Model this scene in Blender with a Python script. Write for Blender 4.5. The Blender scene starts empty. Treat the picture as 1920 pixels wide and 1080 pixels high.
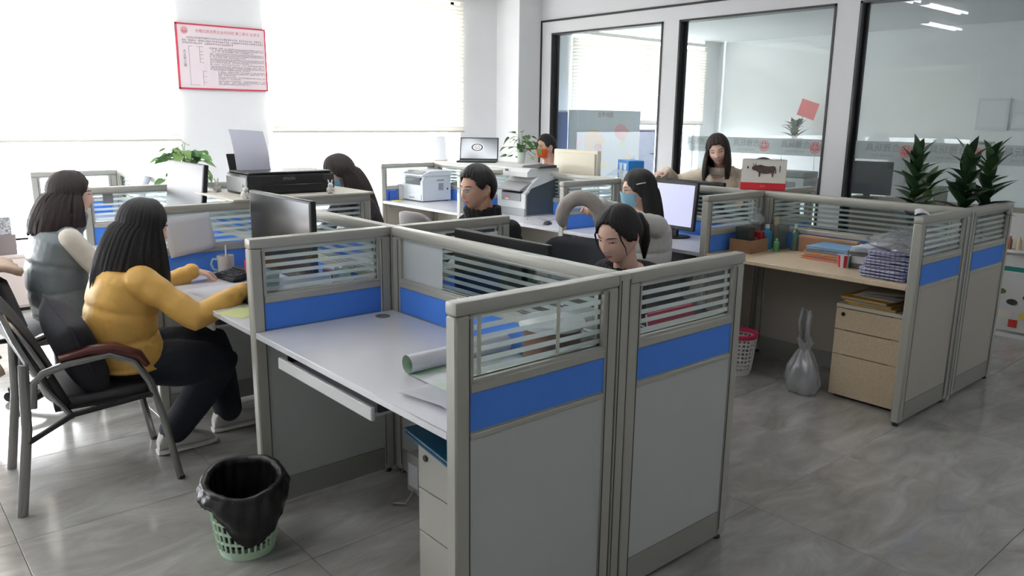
import bpy, bmesh, math, random
from mathutils import Vector, Matrix, Euler

random.seed(7)
SC = bpy.context.scene
COL = SC.collection

# ------------------------------------------------------------ camera
CAM_LOC = Vector((-1.7848, -1.5641, 1.5783))
F_PX, PITCH, YAW, ROLL = 1462.86, 0.2145, 0.7110, 0.0122
_fw = Vector((math.sin(YAW)*math.cos(PITCH), math.cos(YAW)*math.cos(PITCH), -math.sin(PITCH)))
_r = Vector((math.cos(YAW), -math.sin(YAW), 0.0))
_u = _r.cross(_fw)
_r2 = _r*math.cos(ROLL) + _u*math.sin(ROLL)
_u2 = -_r*math.sin(ROLL) + _u*math.cos(ROLL)
cam_data = bpy.data.cameras.new('camera')
cam_data.sensor_width = 36.0
cam_data.lens = F_PX*36.0/1920.0
cam_data.clip_start = 0.05
cam_ob = bpy.data.objects.new('camera', cam_data)
COL.objects.link(cam_ob)
cam_ob.matrix_world = Matrix(((_r2.x, _u2.x, -_fw.x, CAM_LOC.x), (_r2.y, _u2.y, -_fw.y, CAM_LOC.y),
                              (_r2.z, _u2.z, -_fw.z, CAM_LOC.z), (0, 0, 0, 1)))
SC.camera = cam_ob

# ------------------------------------------------------------ sky, sun, window portals, exposure
world = bpy.data.worlds.new('sky')
SC.world = world
world.use_nodes = True
_bg = world.node_tree.nodes['Background']
_bg.inputs['Color'].default_value = (0.93, 0.97, 1.0, 1)
_bg.inputs['Strength'].default_value = 12.0
# hazy bright sky above the horizon, duller ground below it
_wn = world.node_tree.nodes; _wl = world.node_tree.links
_tc = _wn.new('ShaderNodeTexCoord'); _sx = _wn.new('ShaderNodeSeparateXYZ'); _rp = _wn.new('ShaderNodeValToRGB')
_mr = _wn.new('ShaderNodeMapRange'); _mr.inputs['From Min'].default_value = -0.12; _mr.inputs['From Max'].default_value = 0.06
_wl.new(_tc.outputs['Generated'], _sx.inputs[0]); _wl.new(_sx.outputs['Z'], _mr.inputs['Value'])
_rp.color_ramp.elements[0].color = (0.21, 0.22, 0.235, 1); _rp.color_ramp.elements[1].color = (0.93, 0.97, 1.0, 1)
_wl.new(_mr.outputs[0], _rp.inputs['Fac']); _wl.new(_rp.outputs['Color'], _bg.inputs['Color'])

sun_data = bpy.data.lights.new('sun', 'SUN')
sun_data.energy = 4.0
sun_data.angle = math.radians(2.5)
sun_data.color = (1.0, 0.95, 0.88)
sun_ob = bpy.data.objects.new('sun', sun_data)
COL.objects.link(sun_ob)
sun_ob.rotation_euler = Vector((0.30, -0.82, -0.50)).to_track_quat('-Z', 'Y').to_euler()

YW = 6.24          # window wall
XG = 5.0           # glass partition wall
XL, YF, ZC = -3.6, -4.6, 3.0
ROOMX = 9.3        # far wall of the room behind the glass
def portal(name, loc, direction, sx, sy):
    d = bpy.data.lights.new(name, 'AREA')
    d.shape = 'RECTANGLE'; d.size = sx; d.size_y = sy
    d.cycles.is_portal = True
    o = bpy.data.objects.new(name, d)
    COL.objects.link(o)
    o.location = loc
    o.rotation_euler = Vector(direction).to_track_quat('-Z', 'Z').to_euler()
WIN = [(-3.3, 0.74), (1.62, 4.07), (5.95, 8.9)]   # openings in the window wall (x range)
WZ0, WZ1 = 0.50, 2.92
for a, b in WIN:
    portal('window_daylight', ((a+b)/2, YW+0.30, (WZ0+WZ1)/2), (0, -1, 0), b-a, WZ1-WZ0)

LWIN = (3.9, 5.95)
portal('window_daylight', (XL-0.30, sum(LWIN)/2, 1.55), (1, 0, 0), LWIN[1]-LWIN[0], 2.1)
LAMP_E = 18.0      # ceiling tubes
SC.view_settings.view_transform = 'Standard'
SC.view_settings.look = 'None'
SC.view_settings.gamma = 1.0
SC.view_settings.use_curve_mapping = False
SC.view_settings.exposure = 1.08
SC.cycles.max_bounces = 10
SC.cycles.transparent_max_bounces = 24
SC.cycles.sample_clamp_indirect = 6.0
SC.cycles.caustics_reflective = False
SC.cycles.caustics_refractive = False

# ------------------------------------------------------------ materials
def lin(c):
    return tuple(((v/255.0)/12.92 if v/255.0 <= 0.04045 else ((v/255.0+0.055)/1.055)**2.4) for v in c)

MATS = {}
def pbr(name, rgb, rough=0.5, metal=0.0, spec=0.5, noise=0.0, nscale=20.0, bump=0.0, bscale=80.0,
        trans=0.0, emit=0.0, coat=0.0, sheen=0.0, stretch=None):
    if name in MATS: return MATS[name]
    m = bpy.data.materials.new(name); m.use_nodes = True
    nt = m.node_tree; b = nt.nodes['Principled BSDF']
    c = lin(rgb)
    b.inputs['Base Color'].default_value = (*c, 1)
    b.inputs['Roughness'].default_value = rough
    b.inputs['Metallic'].default_value = metal
    b.inputs['Specular IOR Level'].default_value = spec
    b.inputs['Coat Weight'].default_value = coat
    b.inputs['Sheen Weight'].default_value = sheen
    if emit:
        b.inputs['Emission Color'].default_value = (*c, 1)
        b.inputs['Emission Strength'].default_value = emit
    if noise or bump:
        tc = nt.nodes.new('ShaderNodeTexCoord'); mp = nt.nodes.new('ShaderNodeMapping')
        nt.links.new(tc.outputs['Object'], mp.inputs['Vector'])
        if stretch: mp.inputs['Scale'].default_value = stretch
    if noise:
        n = nt.nodes.new('ShaderNodeTexNoise'); n.inputs['Scale'].default_value = nscale
        n.inputs['Detail'].default_value = 5
        r = nt.nodes.new('ShaderNodeValToRGB')
        r.color_ramp.elements[0].position = 0.3; r.color_ramp.elements[1].position = 0.7
        r.color_ramp.elements[0].color = (*[max(0, v*(1-noise)) for v in c], 1)
        r.color_ramp.elements[1].color = (*[min(1, v*(1+noise)) for v in c], 1)
        nt.links.new(mp.outputs[0], n.inputs['Vector'])
        nt.links.new(n.outputs['Fac'], r.inputs['Fac'])
        nt.links.new(r.outputs['Color'], b.inputs['Base Color'])
    if bump:
        n2 = nt.nodes.new('ShaderNodeTexNoise'); n2.inputs['Scale'].default_value = bscale
        bp = nt.nodes.new('ShaderNodeBump'); bp.inputs['Strength'].default_value = bump
        bp.inputs['Distance'].default_value = 0.01
        nt.links.new(mp.outputs[0], n2.inputs['Vector'])
        nt.links.new(n2.outputs['Fac'], bp.inputs['Height'])
        nt.links.new(bp.outputs['Normal'], b.inputs['Normal'])
    if trans:
        t = nt.nodes.new('ShaderNodeBsdfTranslucent'); t.inputs['Color'].default_value = (*c, 1)
        mx = nt.nodes.new('ShaderNodeMixShader'); mx.inputs['Fac'].default_value = trans
        nt.links.new(b.outputs[0], mx.inputs[1]); nt.links.new(t.outputs[0], mx.inputs[2])
        nt.links.new(mx.outputs[0], nt.nodes['Material Output'].inputs['Surface'])
    MATS[name] = m
    return m

def glassy(name, rgb=(246, 249, 248), refl=0.08, rough=0.0, body=0.0, bodyrgb=(230, 235, 235)):
    """thin sheet: transparent + fresnel gloss + an optional milky share (film, dust, plastic)"""
    if name in MATS: return MATS[name]
    m = bpy.data.materials.new(name); m.use_nodes = True
    nt = m.node_tree; nt.nodes.clear()
    out = nt.nodes.new('ShaderNodeOutputMaterial')
    tr = nt.nodes.new('ShaderNodeBsdfTransparent'); tr.inputs['Color'].default_value = (*lin(rgb), 1)
    gl = nt.nodes.new('ShaderNodeBsdfGlossy'); gl.inputs['Roughness'].default_value = rough
    # Schlick fresnel from the facing angle (same for both sides of the sheet)
    fr = nt.nodes.new('ShaderNodeLayerWeight'); fr.inputs['Blend'].default_value = 0.5
    pw = nt.nodes.new('ShaderNodeMath'); pw.operation = 'POWER'; pw.inputs[1].default_value = 5.0
    ad = nt.nodes.new('ShaderNodeMath'); ad.operation = 'MULTIPLY_ADD'; ad.use_clamp = True
    ad.inputs[1].default_value = 0.9-refl; ad.inputs[2].default_value = refl
    nt.links.new(fr.outputs['Facing'], pw.inputs[0]); nt.links.new(pw.outputs[0], ad.inputs[0])
    mx = nt.nodes.new('ShaderNodeMixShader')
    nt.links.new(ad.outputs[0], mx.inputs['Fac'])
    last = tr
    if body:
        df = nt.nodes.new('ShaderNodeBsdfDiffuse'); df.inputs['Color'].default_value = (*lin(bodyrgb), 1)
        tl = nt.nodes.new('ShaderNodeBsdfTranslucent'); tl.inputs['Color'].default_value = (*lin(bodyrgb), 1)
        m1 = nt.nodes.new('ShaderNodeMixShader'); m1.inputs['Fac'].default_value = 0.5
        nt.links.new(df.outputs[0], m1.inputs[1]); nt.links.new(tl.outputs[0], m1.inputs[2])
        m2 = nt.nodes.new('ShaderNodeMixShader'); m2.inputs['Fac'].default_value = body
        nt.links.new(tr.outputs[0], m2.inputs[1]); nt.links.new(m1.outputs[0], m2.inputs[2])
        last = m2
    nt.links.new(last.outputs[0], mx.inputs[1]); nt.links.new(gl.outputs[0], mx.inputs[2])
    nt.links.new(mx.outputs[0], out.inputs['Surface'])
    MATS[name] = m
    return m

def marble():
    m = bpy.data.materials.new('polished_grey_marble'); m.use_nodes = True
    nt = m.node_tree; b = nt.nodes['Principled BSDF']
    tc = nt.nodes.new('ShaderNodeTexCoord'); oi = nt.nodes.new('ShaderNodeObjectInfo')
    off = nt.nodes.new('ShaderNodeVectorMath'); off.operation = 'SCALE'
    cmb = nt.nodes.new('ShaderNodeCombineXYZ')
    for k in range(3): nt.links.new(oi.outputs['Random'], cmb.inputs[k])
    nt.links.new(cmb.outputs[0], off.inputs[0]); off.inputs['Scale'].default_value = 40
    add = nt.nodes.new('ShaderNodeVectorMath'); add.operation = 'ADD'
    nt.links.new(tc.outputs['Object'], add.inputs[0]); nt.links.new(off.outputs[0], add.inputs[1])
    mp = nt.nodes.new('ShaderNodeMapping'); mp.inputs['Rotation'].default_value = (0, 0, 0.5)
    mp.inputs['Scale'].default_value = (1.0, 2.6, 1.0)
    nt.links.new(add.outputs[0], mp.inputs['Vector'])
    n = nt.nodes.new('ShaderNodeTexNoise'); n.inputs['Scale'].default_value = 2.6
    n.inputs['Detail'].default_value = 9; n.inputs['Roughness'].default_value = 0.62
    n.inputs['Distortion'].default_value = 0.9
    nt.links.new(mp.outputs[0], n.inputs['Vector'])
    r = nt.nodes.new('ShaderNodeValToRGB'); e = r.color_ramp.elements
    e[0].position = 0.28; e[0].color = (*lin((138, 133, 128)), 1)
    e[1].position = 0.75; e[1].color = (*lin((182, 180, 177)), 1)
    k = e.new(0.5); k.color = (*lin((158, 155, 151)), 1)
    nt.links.new(n.outputs['Fac'], r.inputs['Fac'])
    nt.links.new(r.outputs['Color'], b.inputs['Base Color'])
    b.inputs['Roughness'].default_value = 0.13
    b.inputs['Specular IOR Level'].default_value = 0.8
    return m

# ------------------------------------------------------------ mesh helpers
class MB:
    """collects faces; build() links them as ONE mesh object"""
    def __init__(self): self.v = []; self.f = []
    def add(self, vs, fs, M=None):
        o = len(self.v)
        self.v += [tuple(M @ Vector(p)) if M else tuple(p) for p in vs]
        self.f += [tuple(i+o for i in q) for q in fs]
        return self
    def box(self, x0, x1, y0, y1, z0, z1, b=0.0, M=None):
        if x0 > x1: x0, x1 = x1, x0
        if y0 > y1: y0, y1 = y1, y0
        if z0 > z1: z0, z1 = z1, z0
        b = min(b, (x1-x0)*0.45, (y1-y0)*0.45, (z1-z0)*0.45)
        if b <= 0:
            vs = [(x, y, z) for x in (x0, x1) for y in (y0, y1) for z in (z0, z1)]
            fs = [(0, 1, 3, 2), (4, 6, 7, 5), (0, 4, 5, 1), (2, 3, 7, 6), (0, 2, 6, 4), (1, 5, 7, 3)]
            return self.add(vs, fs, M)
        bm = bmesh.new()
        r = bmesh.ops.create_cube(bm, size=1.0)
        for v in bm.verts:
            v.co = ((x0+x1)/2+v.co.x*(x1-x0), (y0+y1)/2+v.co.y*(y1-y0), (z0+z1)/2+v.co.z*(z1-z0))
        bmesh.ops.bevel(bm, geom=bm.edges[:], offset=b, segments=2 if b > 0.006 else 1, profile=0.6, affect='EDGES')
        bm.verts.index_update()
        self.add([v.co[:] for v in bm.verts], [tuple(v.index for v in f.verts) for f in bm.faces], M)
        bm.free()
        return self
    def rings(self, rings, close=True, cap=True, M=None):
        n = len(rings[0]); vs = [p for r in rings for p in r]; fs = []
        for i in range(len(rings)-1):
            for j in range(n if close else n-1):
                a = i*n+j; b2 = i*n+(j+1) % n
                fs.append((a, b2, b2+n, a+n))
        if cap and close:
            fs.append(tuple(range(n-1, -1, -1))); fs.append(tuple((len(rings)-1)*n+j for j in range(n)))
        return self.add(vs, fs, M)
    def lathe(self, prof, c=(0, 0, 0), n=24, M=None, cap=True):
        rs = [[(c[0]+r*math.cos(2*math.pi*k/n), c[1]+r*math.sin(2*math.pi*k/n), c[2]+z) for k in range(n)] for r, z in prof]
        return self.rings(rs, cap=cap, M=M)
    def tube(self, pts, r, n=8, M=None, cap=True, flat=1.0):
        pts = [Vector(p) for p in pts]; rs = []
        up = None
        for i, p in enumerate(pts):
            t = (pts[min(i+1, len(pts)-1)] - pts[max(i-1, 0)]).normalized()
            if up is None:
                up = Vector((0, 0, 1)) if abs(t.z) < 0.9 else Vector((1, 0, 0))
            s = t.cross(up).normalized(); up = s.cross(t).normalized()
            rr = r[i] if isinstance(r, (list, tuple)) else r
            rs.append([tuple(p + s*(rr*math.cos(2*math.pi*k/n)) + up*(rr*flat*math.sin(2*math.pi*k/n))) for k in range(n)])
        return self.rings(rs, cap=cap, M=M)
    def grid(self, nu, nv, fn, M=None, closeu=False):
        vs = [fn(i/(nu if closeu else nu-1), j/(nv-1)) for j in range(nv) for i in range(nu)]
        fs = []
        for j in range(nv-1):
            for i in range(nu if closeu else nu-1):
                fs.append((j*nu+i, j*nu+(i+1) % nu, (j+1)*nu+(i+1) % nu, (j+1)*nu+i))
        return self.add(vs, fs, M)
    def ball(self, c, r, n=12, m=8, M=None):
        rx, ry, rz = r if isinstance(r, (tuple, list)) else (r, r, r)
        rs = []
        for j in range(m+1):
            th = math.pi*j/m; s = max(math.sin(th), 0.02)
            rs.append([(c[0]+rx*s*math.cos(2*math.pi*k/n), c[1]+ry*s*math.sin(2*math.pi*k/n), c[2]-rz*math.cos(th)) for k in range(n)])
        return self.rings(rs, M=M)
    def prism(self, poly, d, M=None):
        """poly: points (x, z) in the XZ plane, pushed from y=0 to y=d"""
        n = len(poly)
        vs = [(x, 0, z) for x, z in poly] + [(x, d, z) for x, z in poly]
        fs = [tuple(range(n)), tuple(range(2*n-1, n-1, -1))] + [(i, i+n, (i+1) % n+n, (i+1) % n) for i in range(n)]
        return self.add(vs, fs, M)
    def mesh(self, name, smooth=False, fix=True):
        me = bpy.data.meshes.new(name)
        me.from_pydata(self.v, [], self.f)
        if fix:
            bm = bmesh.new(); bm.from_mesh(me)
            bmesh.ops.recalc_face_normals(bm, faces=bm.faces[:])
            bm.to_mesh(me); bm.free()
        if smooth:
            me.polygons.foreach_set('use_smooth', [True]*len(me.polygons))
            if smooth != 'all':
                try: me.set_sharp_from_angle(angle=math.radians(40))
                except Exception: pass
        me.update()
        return me
    def build(self, name, mat, parent=None, smooth=False, loc=None, rot=None, fix=True):
        return link(name, self.mesh(name, smooth, fix), mat, parent, loc, rot)

def link(name, me, mat, parent=None, loc=None, rot=None):
    if mat is not None and not me.materials: me.materials.append(mat)
    o = bpy.data.objects.new(name, me); COL.objects.link(o)
    if parent: o.parent = parent
    if loc is not None: o.location = loc
    if rot is not None: o.rotation_euler = rot
    return o

def tag(o, label=None, cat=None, group=None, kind=None):
    if label: o['label'] = label
    if cat: o['category'] = cat
    if group: o['group'] = group
    if kind: o['kind'] = kind
    return o

def thing(name, label, cat, loc=(0, 0, 0), rz=0.0, group=None, rot=None):
    o = bpy.data.objects.new(name, None); COL.objects.link(o)
    o.empty_display_size = 0.05
    o.location = loc; o.rotation_euler = rot if rot is not None else (0, 0, rz)
    return tag(o, label, cat, group, 'thing')

def B(*a, b=0.0): return MB().box(*a, b=b)
def T(x, y, z): return Matrix.Translation((x, y, z))
def RZ(a): return Matrix.Rotation(a, 4, 'Z')
def RX(a): return Matrix.Rotation(a, 4, 'X')
def RY(a): return Matrix.Rotation(a, 4, 'Y')

def text_mesh(body, size, name='lettering', depth=0.0):
    cu = bpy.data.curves.new(name, 'FONT'); cu.body = body; cu.size = size
    cu.align_x = 'CENTER'; cu.align_y = 'CENTER'; cu.extrude = depth; cu.resolution_u = 2
    ob = bpy.data.objects.new('tmp_text', cu); COL.objects.link(ob)
    dg = bpy.context.evaluated_depsgraph_get()
    me = bpy.data.meshes.new_from_object(ob.evaluated_get(dg))
    bpy.data.objects.remove(ob); bpy.data.curves.remove(cu)
    me.name = name
    return me

# common materials
WHITE = pbr('white_wall_paint', (236, 237, 238), 0.75, noise=0.015, nscale=3, bump=0.03, bscale=160)
CEIL = pbr('ceiling_paint', (238, 238, 238), 0.85)
FRAME = pbr('warm_grey_aluminium', (178, 177, 168), 0.38, metal=0.15)
SEAM = pbr('dark_seam', (70, 68, 62), 0.6)
BLUE = pbr('blue_fabric', (78, 138, 236), 0.85, noise=0.06, nscale=300, bump=0.15, bscale=900)
LOWER = pbr('pale_grey_board', (190, 194, 192), 0.55)
LOWERB = pbr('warm_grey_board', (186, 180, 170), 0.55)
KICK = pbr('kick_plate_grey', (150, 150, 142), 0.45)
GLASS = glassy('partition_glass', refl=0.05)
FROST = glassy('frosted_film', rgb=(240, 245, 245), refl=0.02, rough=0.4, body=0.72, bodyrgb=(226, 232, 232))
DESKM = pbr('white_laminate', (222, 222, 226), 0.22, noise=0.01, nscale=30)
WOOD = pbr('pale_maple_laminate', (216, 196, 166), 0.4, noise=0.07, nscale=6, stretch=(1, 12, 12))
BLACKP = pbr('black_plastic', (22, 22, 24), 0.4)
DARKP = pbr('dark_grey_plastic', (52, 54, 58), 0.4)
GREYP = pbr('grey_plastic', (150, 152, 154), 0.4)
LIGHTP = pbr('light_plastic', (216, 219, 222), 0.42)
CHROME = pbr('satin_steel', (196, 192, 186), 0.25, metal=0.9)
SCREEN = pbr('black_screen', (14, 15, 17), 0.15, spec=0.6)
PAPER = pbr('white_paper', (232, 233, 238), 0.8, trans=0.25)
# ============================================================ the room
def struct(name, mb, mat, parent=None, smooth=False):
    o = mb.build(name, mat, parent, smooth)
    if parent is None: o['kind'] = 'structure'
    return o

# floor of polished marble tiles
fl = struct('floor', B(XL-0.2, ROOMX+0.2, YF-0.2, YW+0.2, -0.12, -0.012), pbr('tile_grout', (120, 116, 110), 0.8))
MARBLE = marble()
TS = 0.8
tile_me = B(-TS/2+0.0012, TS/2-0.0012, -TS/2+0.0012, TS/2-0.0012, -0.012, 0.0, b=0.0008).mesh('tile')
tile_me.materials.append(MARBLE)
nx, ny = int((XG-XL)/TS)+2, int((YW-YF)/TS)+2
for i in range(nx):
    for j in range(ny):
        x, y = XL+0.15+TS*(i), YF+0.25+TS*(j)
        if x-TS/2 > XG+0.1 or y-TS/2 > YW: continue
        t = link('tile', tile_me, None, fl, (x, y, 0))
        t.rotation_euler = (0, 0, math.pi*((i*7+j*3) % 2))
big = B(XG+0.35, ROOMX, YF, YW, -0.012, -0.001).build('neighbour_floor_finish', pbr('grey_floor_sheet', (160, 158, 154), 0.3), fl)

struct('ceiling', B(XL-0.2, XG+0.12, YF-0.2, YW+0.25, ZC, ZC+0.12), CEIL)
ZN = 2.8
struct('ceiling_2', B(XG+0.12, ROOMX+0.2, YF-0.2, YW+0.25, ZN, ZN+0.12), pbr('grey_ceiling', (206, 210, 212), 0.8))

# window wall with openings
mb = MB()
xs = [XL-0.2] + [v for w in WIN for v in w] + [ROOMX+0.2]
for k in range(0, len(xs), 2): mb.box(xs[k], xs[k+1], YW, YW+0.25, 0, ZC)
for a, b in WIN:
    mb.box(a, b, YW, YW+0.25, 0, WZ0); mb.box(a, b, YW, YW+0.25, WZ1, ZC)
struct('wall_back', mb, WHITE)
# corner column
struct('column', B(4.64, XG+0.12, 5.82, YW, 0, ZC), WHITE)
a, b = LWIN
mb = B(XL-0.25, XL, YF, a, 0, ZC).box(XL-0.25, XL, b, YW, 0, ZC).box(XL-0.25, XL, a, b, 0, 0.5).box(XL-0.25, XL, a, b, 2.6, ZC)
struct('wall_left', mb, WHITE)
struct('wall_front', B(XL-0.25, ROOMX+0.2, YF-0.25, YF, 0, ZC), WHITE)
struct('wall_right', B(ROOMX, ROOMX+0.2, YF, YW, 0, ZC), pbr('far_wall_paint', (222, 226, 226), 0.8))

PVC = pbr('white_window_profile', (238, 238, 238), 0.35)
WGLASS = glassy('window_glass', rgb=(254, 254, 254), refl=0.04)
def window(name, x0, x1, nm):
    f = MB(); fr = 0.05
    y0, y1 = YW+0.12, YW+0.18
    f.box(x0, x1, y0, y1, WZ0, WZ0+fr).box(x0, x1, y0, y1, WZ1-fr, WZ1)
    f.box(x0, x0+fr, y0, y1, WZ0, WZ1).box(x1-fr, x1, y0, y1, WZ0, WZ1)
    w = struct(name, f, PVC)
    for k in range(nm+1):
        a = x0+fr+(x1-x0-2*fr)*k/(nm+1); b = x0+fr+(x1-x0-2*fr)*(k+1)/(nm+1)
        B(a+0.003, b-0.003, YW+0.148, YW+0.153, WZ0+fr, WZ1-fr).build('pane', WGLASS, w)
        if k: B(a-0.025, a+0.025, y0, y1, WZ0+fr, WZ1-fr).build('mullion', PVC, w)
    B(x0-0.03, x1+0.03, YW-0.10, YW+0.12, WZ0-0.03, WZ0, b=0.006).build('window_sill', pbr('pale_stone', (226, 224, 220), 0.35), w)
    return w
window('window_1', WIN[0][0], WIN[0][1], 0)
window('window_2', WIN[1][0], WIN[1][1], 0)
window('window_3', WIN[2][0], WIN[2][1], 1)
f = MB()
f.box(XL-0.16, XL-0.10, LWIN[0], LWIN[1], 0.5, 0.55).box(XL-0.16, XL-0.10, LWIN[0], LWIN[1], 2.55, 2.6)
f.box(XL-0.16, XL-0.10, LWIN[0], LWIN[0]+0.05, 0.5, 2.6).box(XL-0.16, XL-0.10, LWIN[1]-0.05, LWIN[1], 0.5, 2.6)
w4 = struct('window_4', f, PVC)
B(XL-0.133, XL-0.128, LWIN[0]+0.05, LWIN[1]-0.05, 0.55, 2.55).build('pane', WGLASS, w4)

# venetian blinds: every slat a part
SLAT = pbr('ivory_blind_slat', (240, 236, 226), 0.5, trans=0.04)
def blind(label, x0, x1, zb, zt, y, tilt=-1.16, pitch=0.045):
    t = thing('venetian_blind', label, 'blind', ((x0+x1)/2, y, zb), group='venetian blinds along the window wall')
    hw = (x1-x0)/2
    B(-hw, hw, -0.025, 0.025, zt-zb-0.05, zt-zb, b=0.004).build('head_rail', SLAT, t)
    B(-hw, hw, -0.016, 0.016, 0.0, 0.022, b=0.004).build('bottom_rail', pbr('blind_rail', (206, 200, 190), 0.45), t)
    n = int((zt-zb-0.1)/pitch)
    c, s = math.cos(tilt), math.sin(tilt)
    m = MB(); w = 0.025
    prof = [(-w, 0.0), (-w*0.4, 0.0035), (w*0.4, 0.0035), (w, 0.0)]
    rs = [[(x, u*c-v*s, u*s+v*c) for u, v in prof] for x in (-hw+0.005, hw-0.005)]
    m.rings(rs, close=False)
    sm = m.mesh('slat', True, fix=False); sm.materials.append(SLAT)
    for k in range(n): link('slat', sm, None, t, (0, 0, 0.045+pitch*k))
    for u in (-0.7, 0.0, 0.7):
        MB().tube([(u*hw, -0.027, 0.02), (u*hw, -0.027, zt-zb-0.05)], 0.0012, n=4).build('ladder_cord', SLAT, t)
    return t
blind('wide ivory venetian blind half lowered left of the red-edged notice', WIN[0][0]+0.02, WIN[0][1]+0.0, 1.325, 2.95, YW-0.035)
blind('ivory venetian blind half lowered right of the red-edged notice', WIN[1][0]+0.03, WIN[1][1]+0.03, 1.40, 2.95, YW-0.035)
blind('ivory venetian blind behind the first glass pane, above the world map', WIN[2][0]-0.03, WIN[2][1]+0.02, 1.50, 2.75, YW-0.035)

bl = blind('ivory venetian blind on the side window at the far left, out of the picture', -(LWIN[1]-LWIN[0])/2, (LWIN[1]-LWIN[0])/2, 1.30, 2.65, 0)
bl.location = (XL+0.035, sum(LWIN)/2, 1.30); bl.rotation_euler = (0, 0, math.pi/2)
# ------------------------------------------------------------ glass partition wall on the right
GW0, GW1 = XG, XG+0.12
OPEN = [(3.93, 5.63), (2.03, 3.72), (0.10, 1.82), (-1.75, -0.05), (-3.7, -2.0)]
ZS, ZT = 0.42, 2.585
WP = pbr('white_partition_profile', (222, 222, 224), 0.45)
gw = MB()
ys = sorted([v for o in OPEN for v in o])
edges = [YF] + ys + [5.82]
for k in range(0, len(edges), 2): gw.box(GW0, GW1, edges[k], edges[k+1], 0, 2.72)
for a, b in OPEN:
    gw.box(GW0, GW1, a, b, 0, ZS); gw.box(GW0, GW1, a, b, ZT, 2.72)
gw.box(GW0+0.004, GW1, YF, 5.82, 2.74, ZC)
gwall = struct('wall_glass', gw, WP)
BLK = pbr('black_aluminium', (38, 38, 40), 0.4)
B(GW0-0.012, GW1, YF, 5.82, 2.72, 2.742).build('trim_top', BLK, gwall)
B(GW0-0.012, GW1-0.02, 5.80, 5.82, 0, 2.72).build('trim_end', BLK, gwall)
PGL = glassy('office_glass', rgb=(248, 251, 250), refl=0.022, body=0.09, bodyrgb=(214, 220, 222))
STRIP = glassy('frosted_logo_band', rgb=(235, 240, 240), refl=0.02, rough=0.4, body=0.55, bodyrgb=(208, 212, 212))
RED = pbr('logo_red', (206, 66, 72), 0.6)
LET = pbr('logo_grey_letters', (126, 130, 132), 0.6)
def emblem(r):
    """round red emblem: two rings and criss-cross strokes, flat print in the XY plane"""
    m = MB()
    def ring(r0, r1, n=28):
        vs = []; fs = []
        for k in range(n):
            c, s = math.cos(2*math.pi*k/n), math.sin(2*math.pi*k/n)
            vs += [(r0*c, r0*s, 0), (r1*c, r1*s, 0)]
        for k in range(n):
            a = 2*k; b = 2*((k+1) % n); fs.append((a, a+1, b+1, b))
        m.add(vs, fs)
    ring(r*0.9, r)
    def stroke(x0, y0, x1, y1, w):
        d = Vector((x1-x0, y1-y0, 0)).normalized(); p = Vector((-d.y, d.x, 0))*w/2
        a, b = Vector((x0, y0, 0)), Vector((x1, y1, 0))
        m.add([tuple(a+p), tuple(a-p), tuple(b-p), tuple(b+p)], [(0, 1, 2, 3)])
    q = r*0.8; w = r*0.13
    for s in (-1, 1):
        stroke(s*q*0.1, q*0.9, s*q*0.75, q*0.25, w); stroke(s*q*0.15, q*0.35, s*q*0.55, q*0.75, w)
        stroke(s*q*0.3, q*0.1, s*q*0.95, q*0.05, w); stroke(s*q*0.25, -q*0.1, s*q*0.3, -q*0.85, w)
        stroke(s*q*0.6, -q*0.1, s*q*0.65, -q*0.65, w); stroke(s*q*0.05, -q*0.45, s*q*0.6, -q*0.35, w)
        stroke(s*q*0.85, -q*0.1, s*q*0.8, -q*0.45, w)
    stroke(0, q*0.2, 0, -q*0.3, w); stroke(-q*0.3, -q*0.75, q*0.25, -q*0.8, w)
    return m.mesh('emblem', fix=False)
emb_me = emblem(0.052)
emb_me.materials.append(RED)
try:
    cn_me = text_mesh('\u5408\u96c5\u73a9\u5177', 0.075, 'company_lettering')
except Exception:
    cn_me = text_mesh('HEYA', 0.075, 'company_lettering')
cn_me.materials.append(LET)
en_me = text_mesh('HOYARD TOYS', 0.027, 'small_lettering'); en_me.materials.append(LET)
for k, (a, b) in enumerate(OPEN):
    w = MB(); t = 0.02
    w.box(GW0-0.008, GW1, b-t, b, ZS, ZT).box(GW0-0.008, GW1, a, a+t, ZS, ZT)
    w.box(GW0-0.008, GW1, a, b, ZT-t, ZT).box(GW0-0.008, GW1, a, b, ZS, ZS+t)
    fr = w.build('window_frame', BLK, gwall)
    gx = GW1-0.035
    MB().box(gx-0.006, gx, a+t, b-t, ZS+t, ZT-t).build('glass_pane', PGL, fr)
    w = MB(); w.box(gx-0.018, gx+0.012, b-t-0.022, b-t, ZS+t, ZT-t).box(gx-0.018, gx+0.012, a+t, a+t+0.012, ZS+t, ZT-t)
    w.build('bead', BLK, fr)
    if k in (1, 2):
        B(gx-0.009, gx-0.007, a+t, b-t, 1.265, 1.42).build('frosted_band', STRIP, fr)
        for y in ((3.405, 2.845, 2.318) if k == 1 else (1.50, 0.97, 0.42)):
            # printed to be read from the other side: mirrored from here
            for me, dy, dz in ((cn_me, 0.035, 0.018), (en_me, 0.035, -0.045)):
                o = link(me.name, me, None, fr, (gx-0.011, y+dy, 1.345+dz))
                o.rotation_euler = (math.pi/2, 0, math.pi/2)
            o = link('emblem', emb_me, None, fr, (gx-0.011, y-0.165, 1.343))
            o.rotation_euler = (math.pi/2, 0, math.pi/2)

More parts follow.
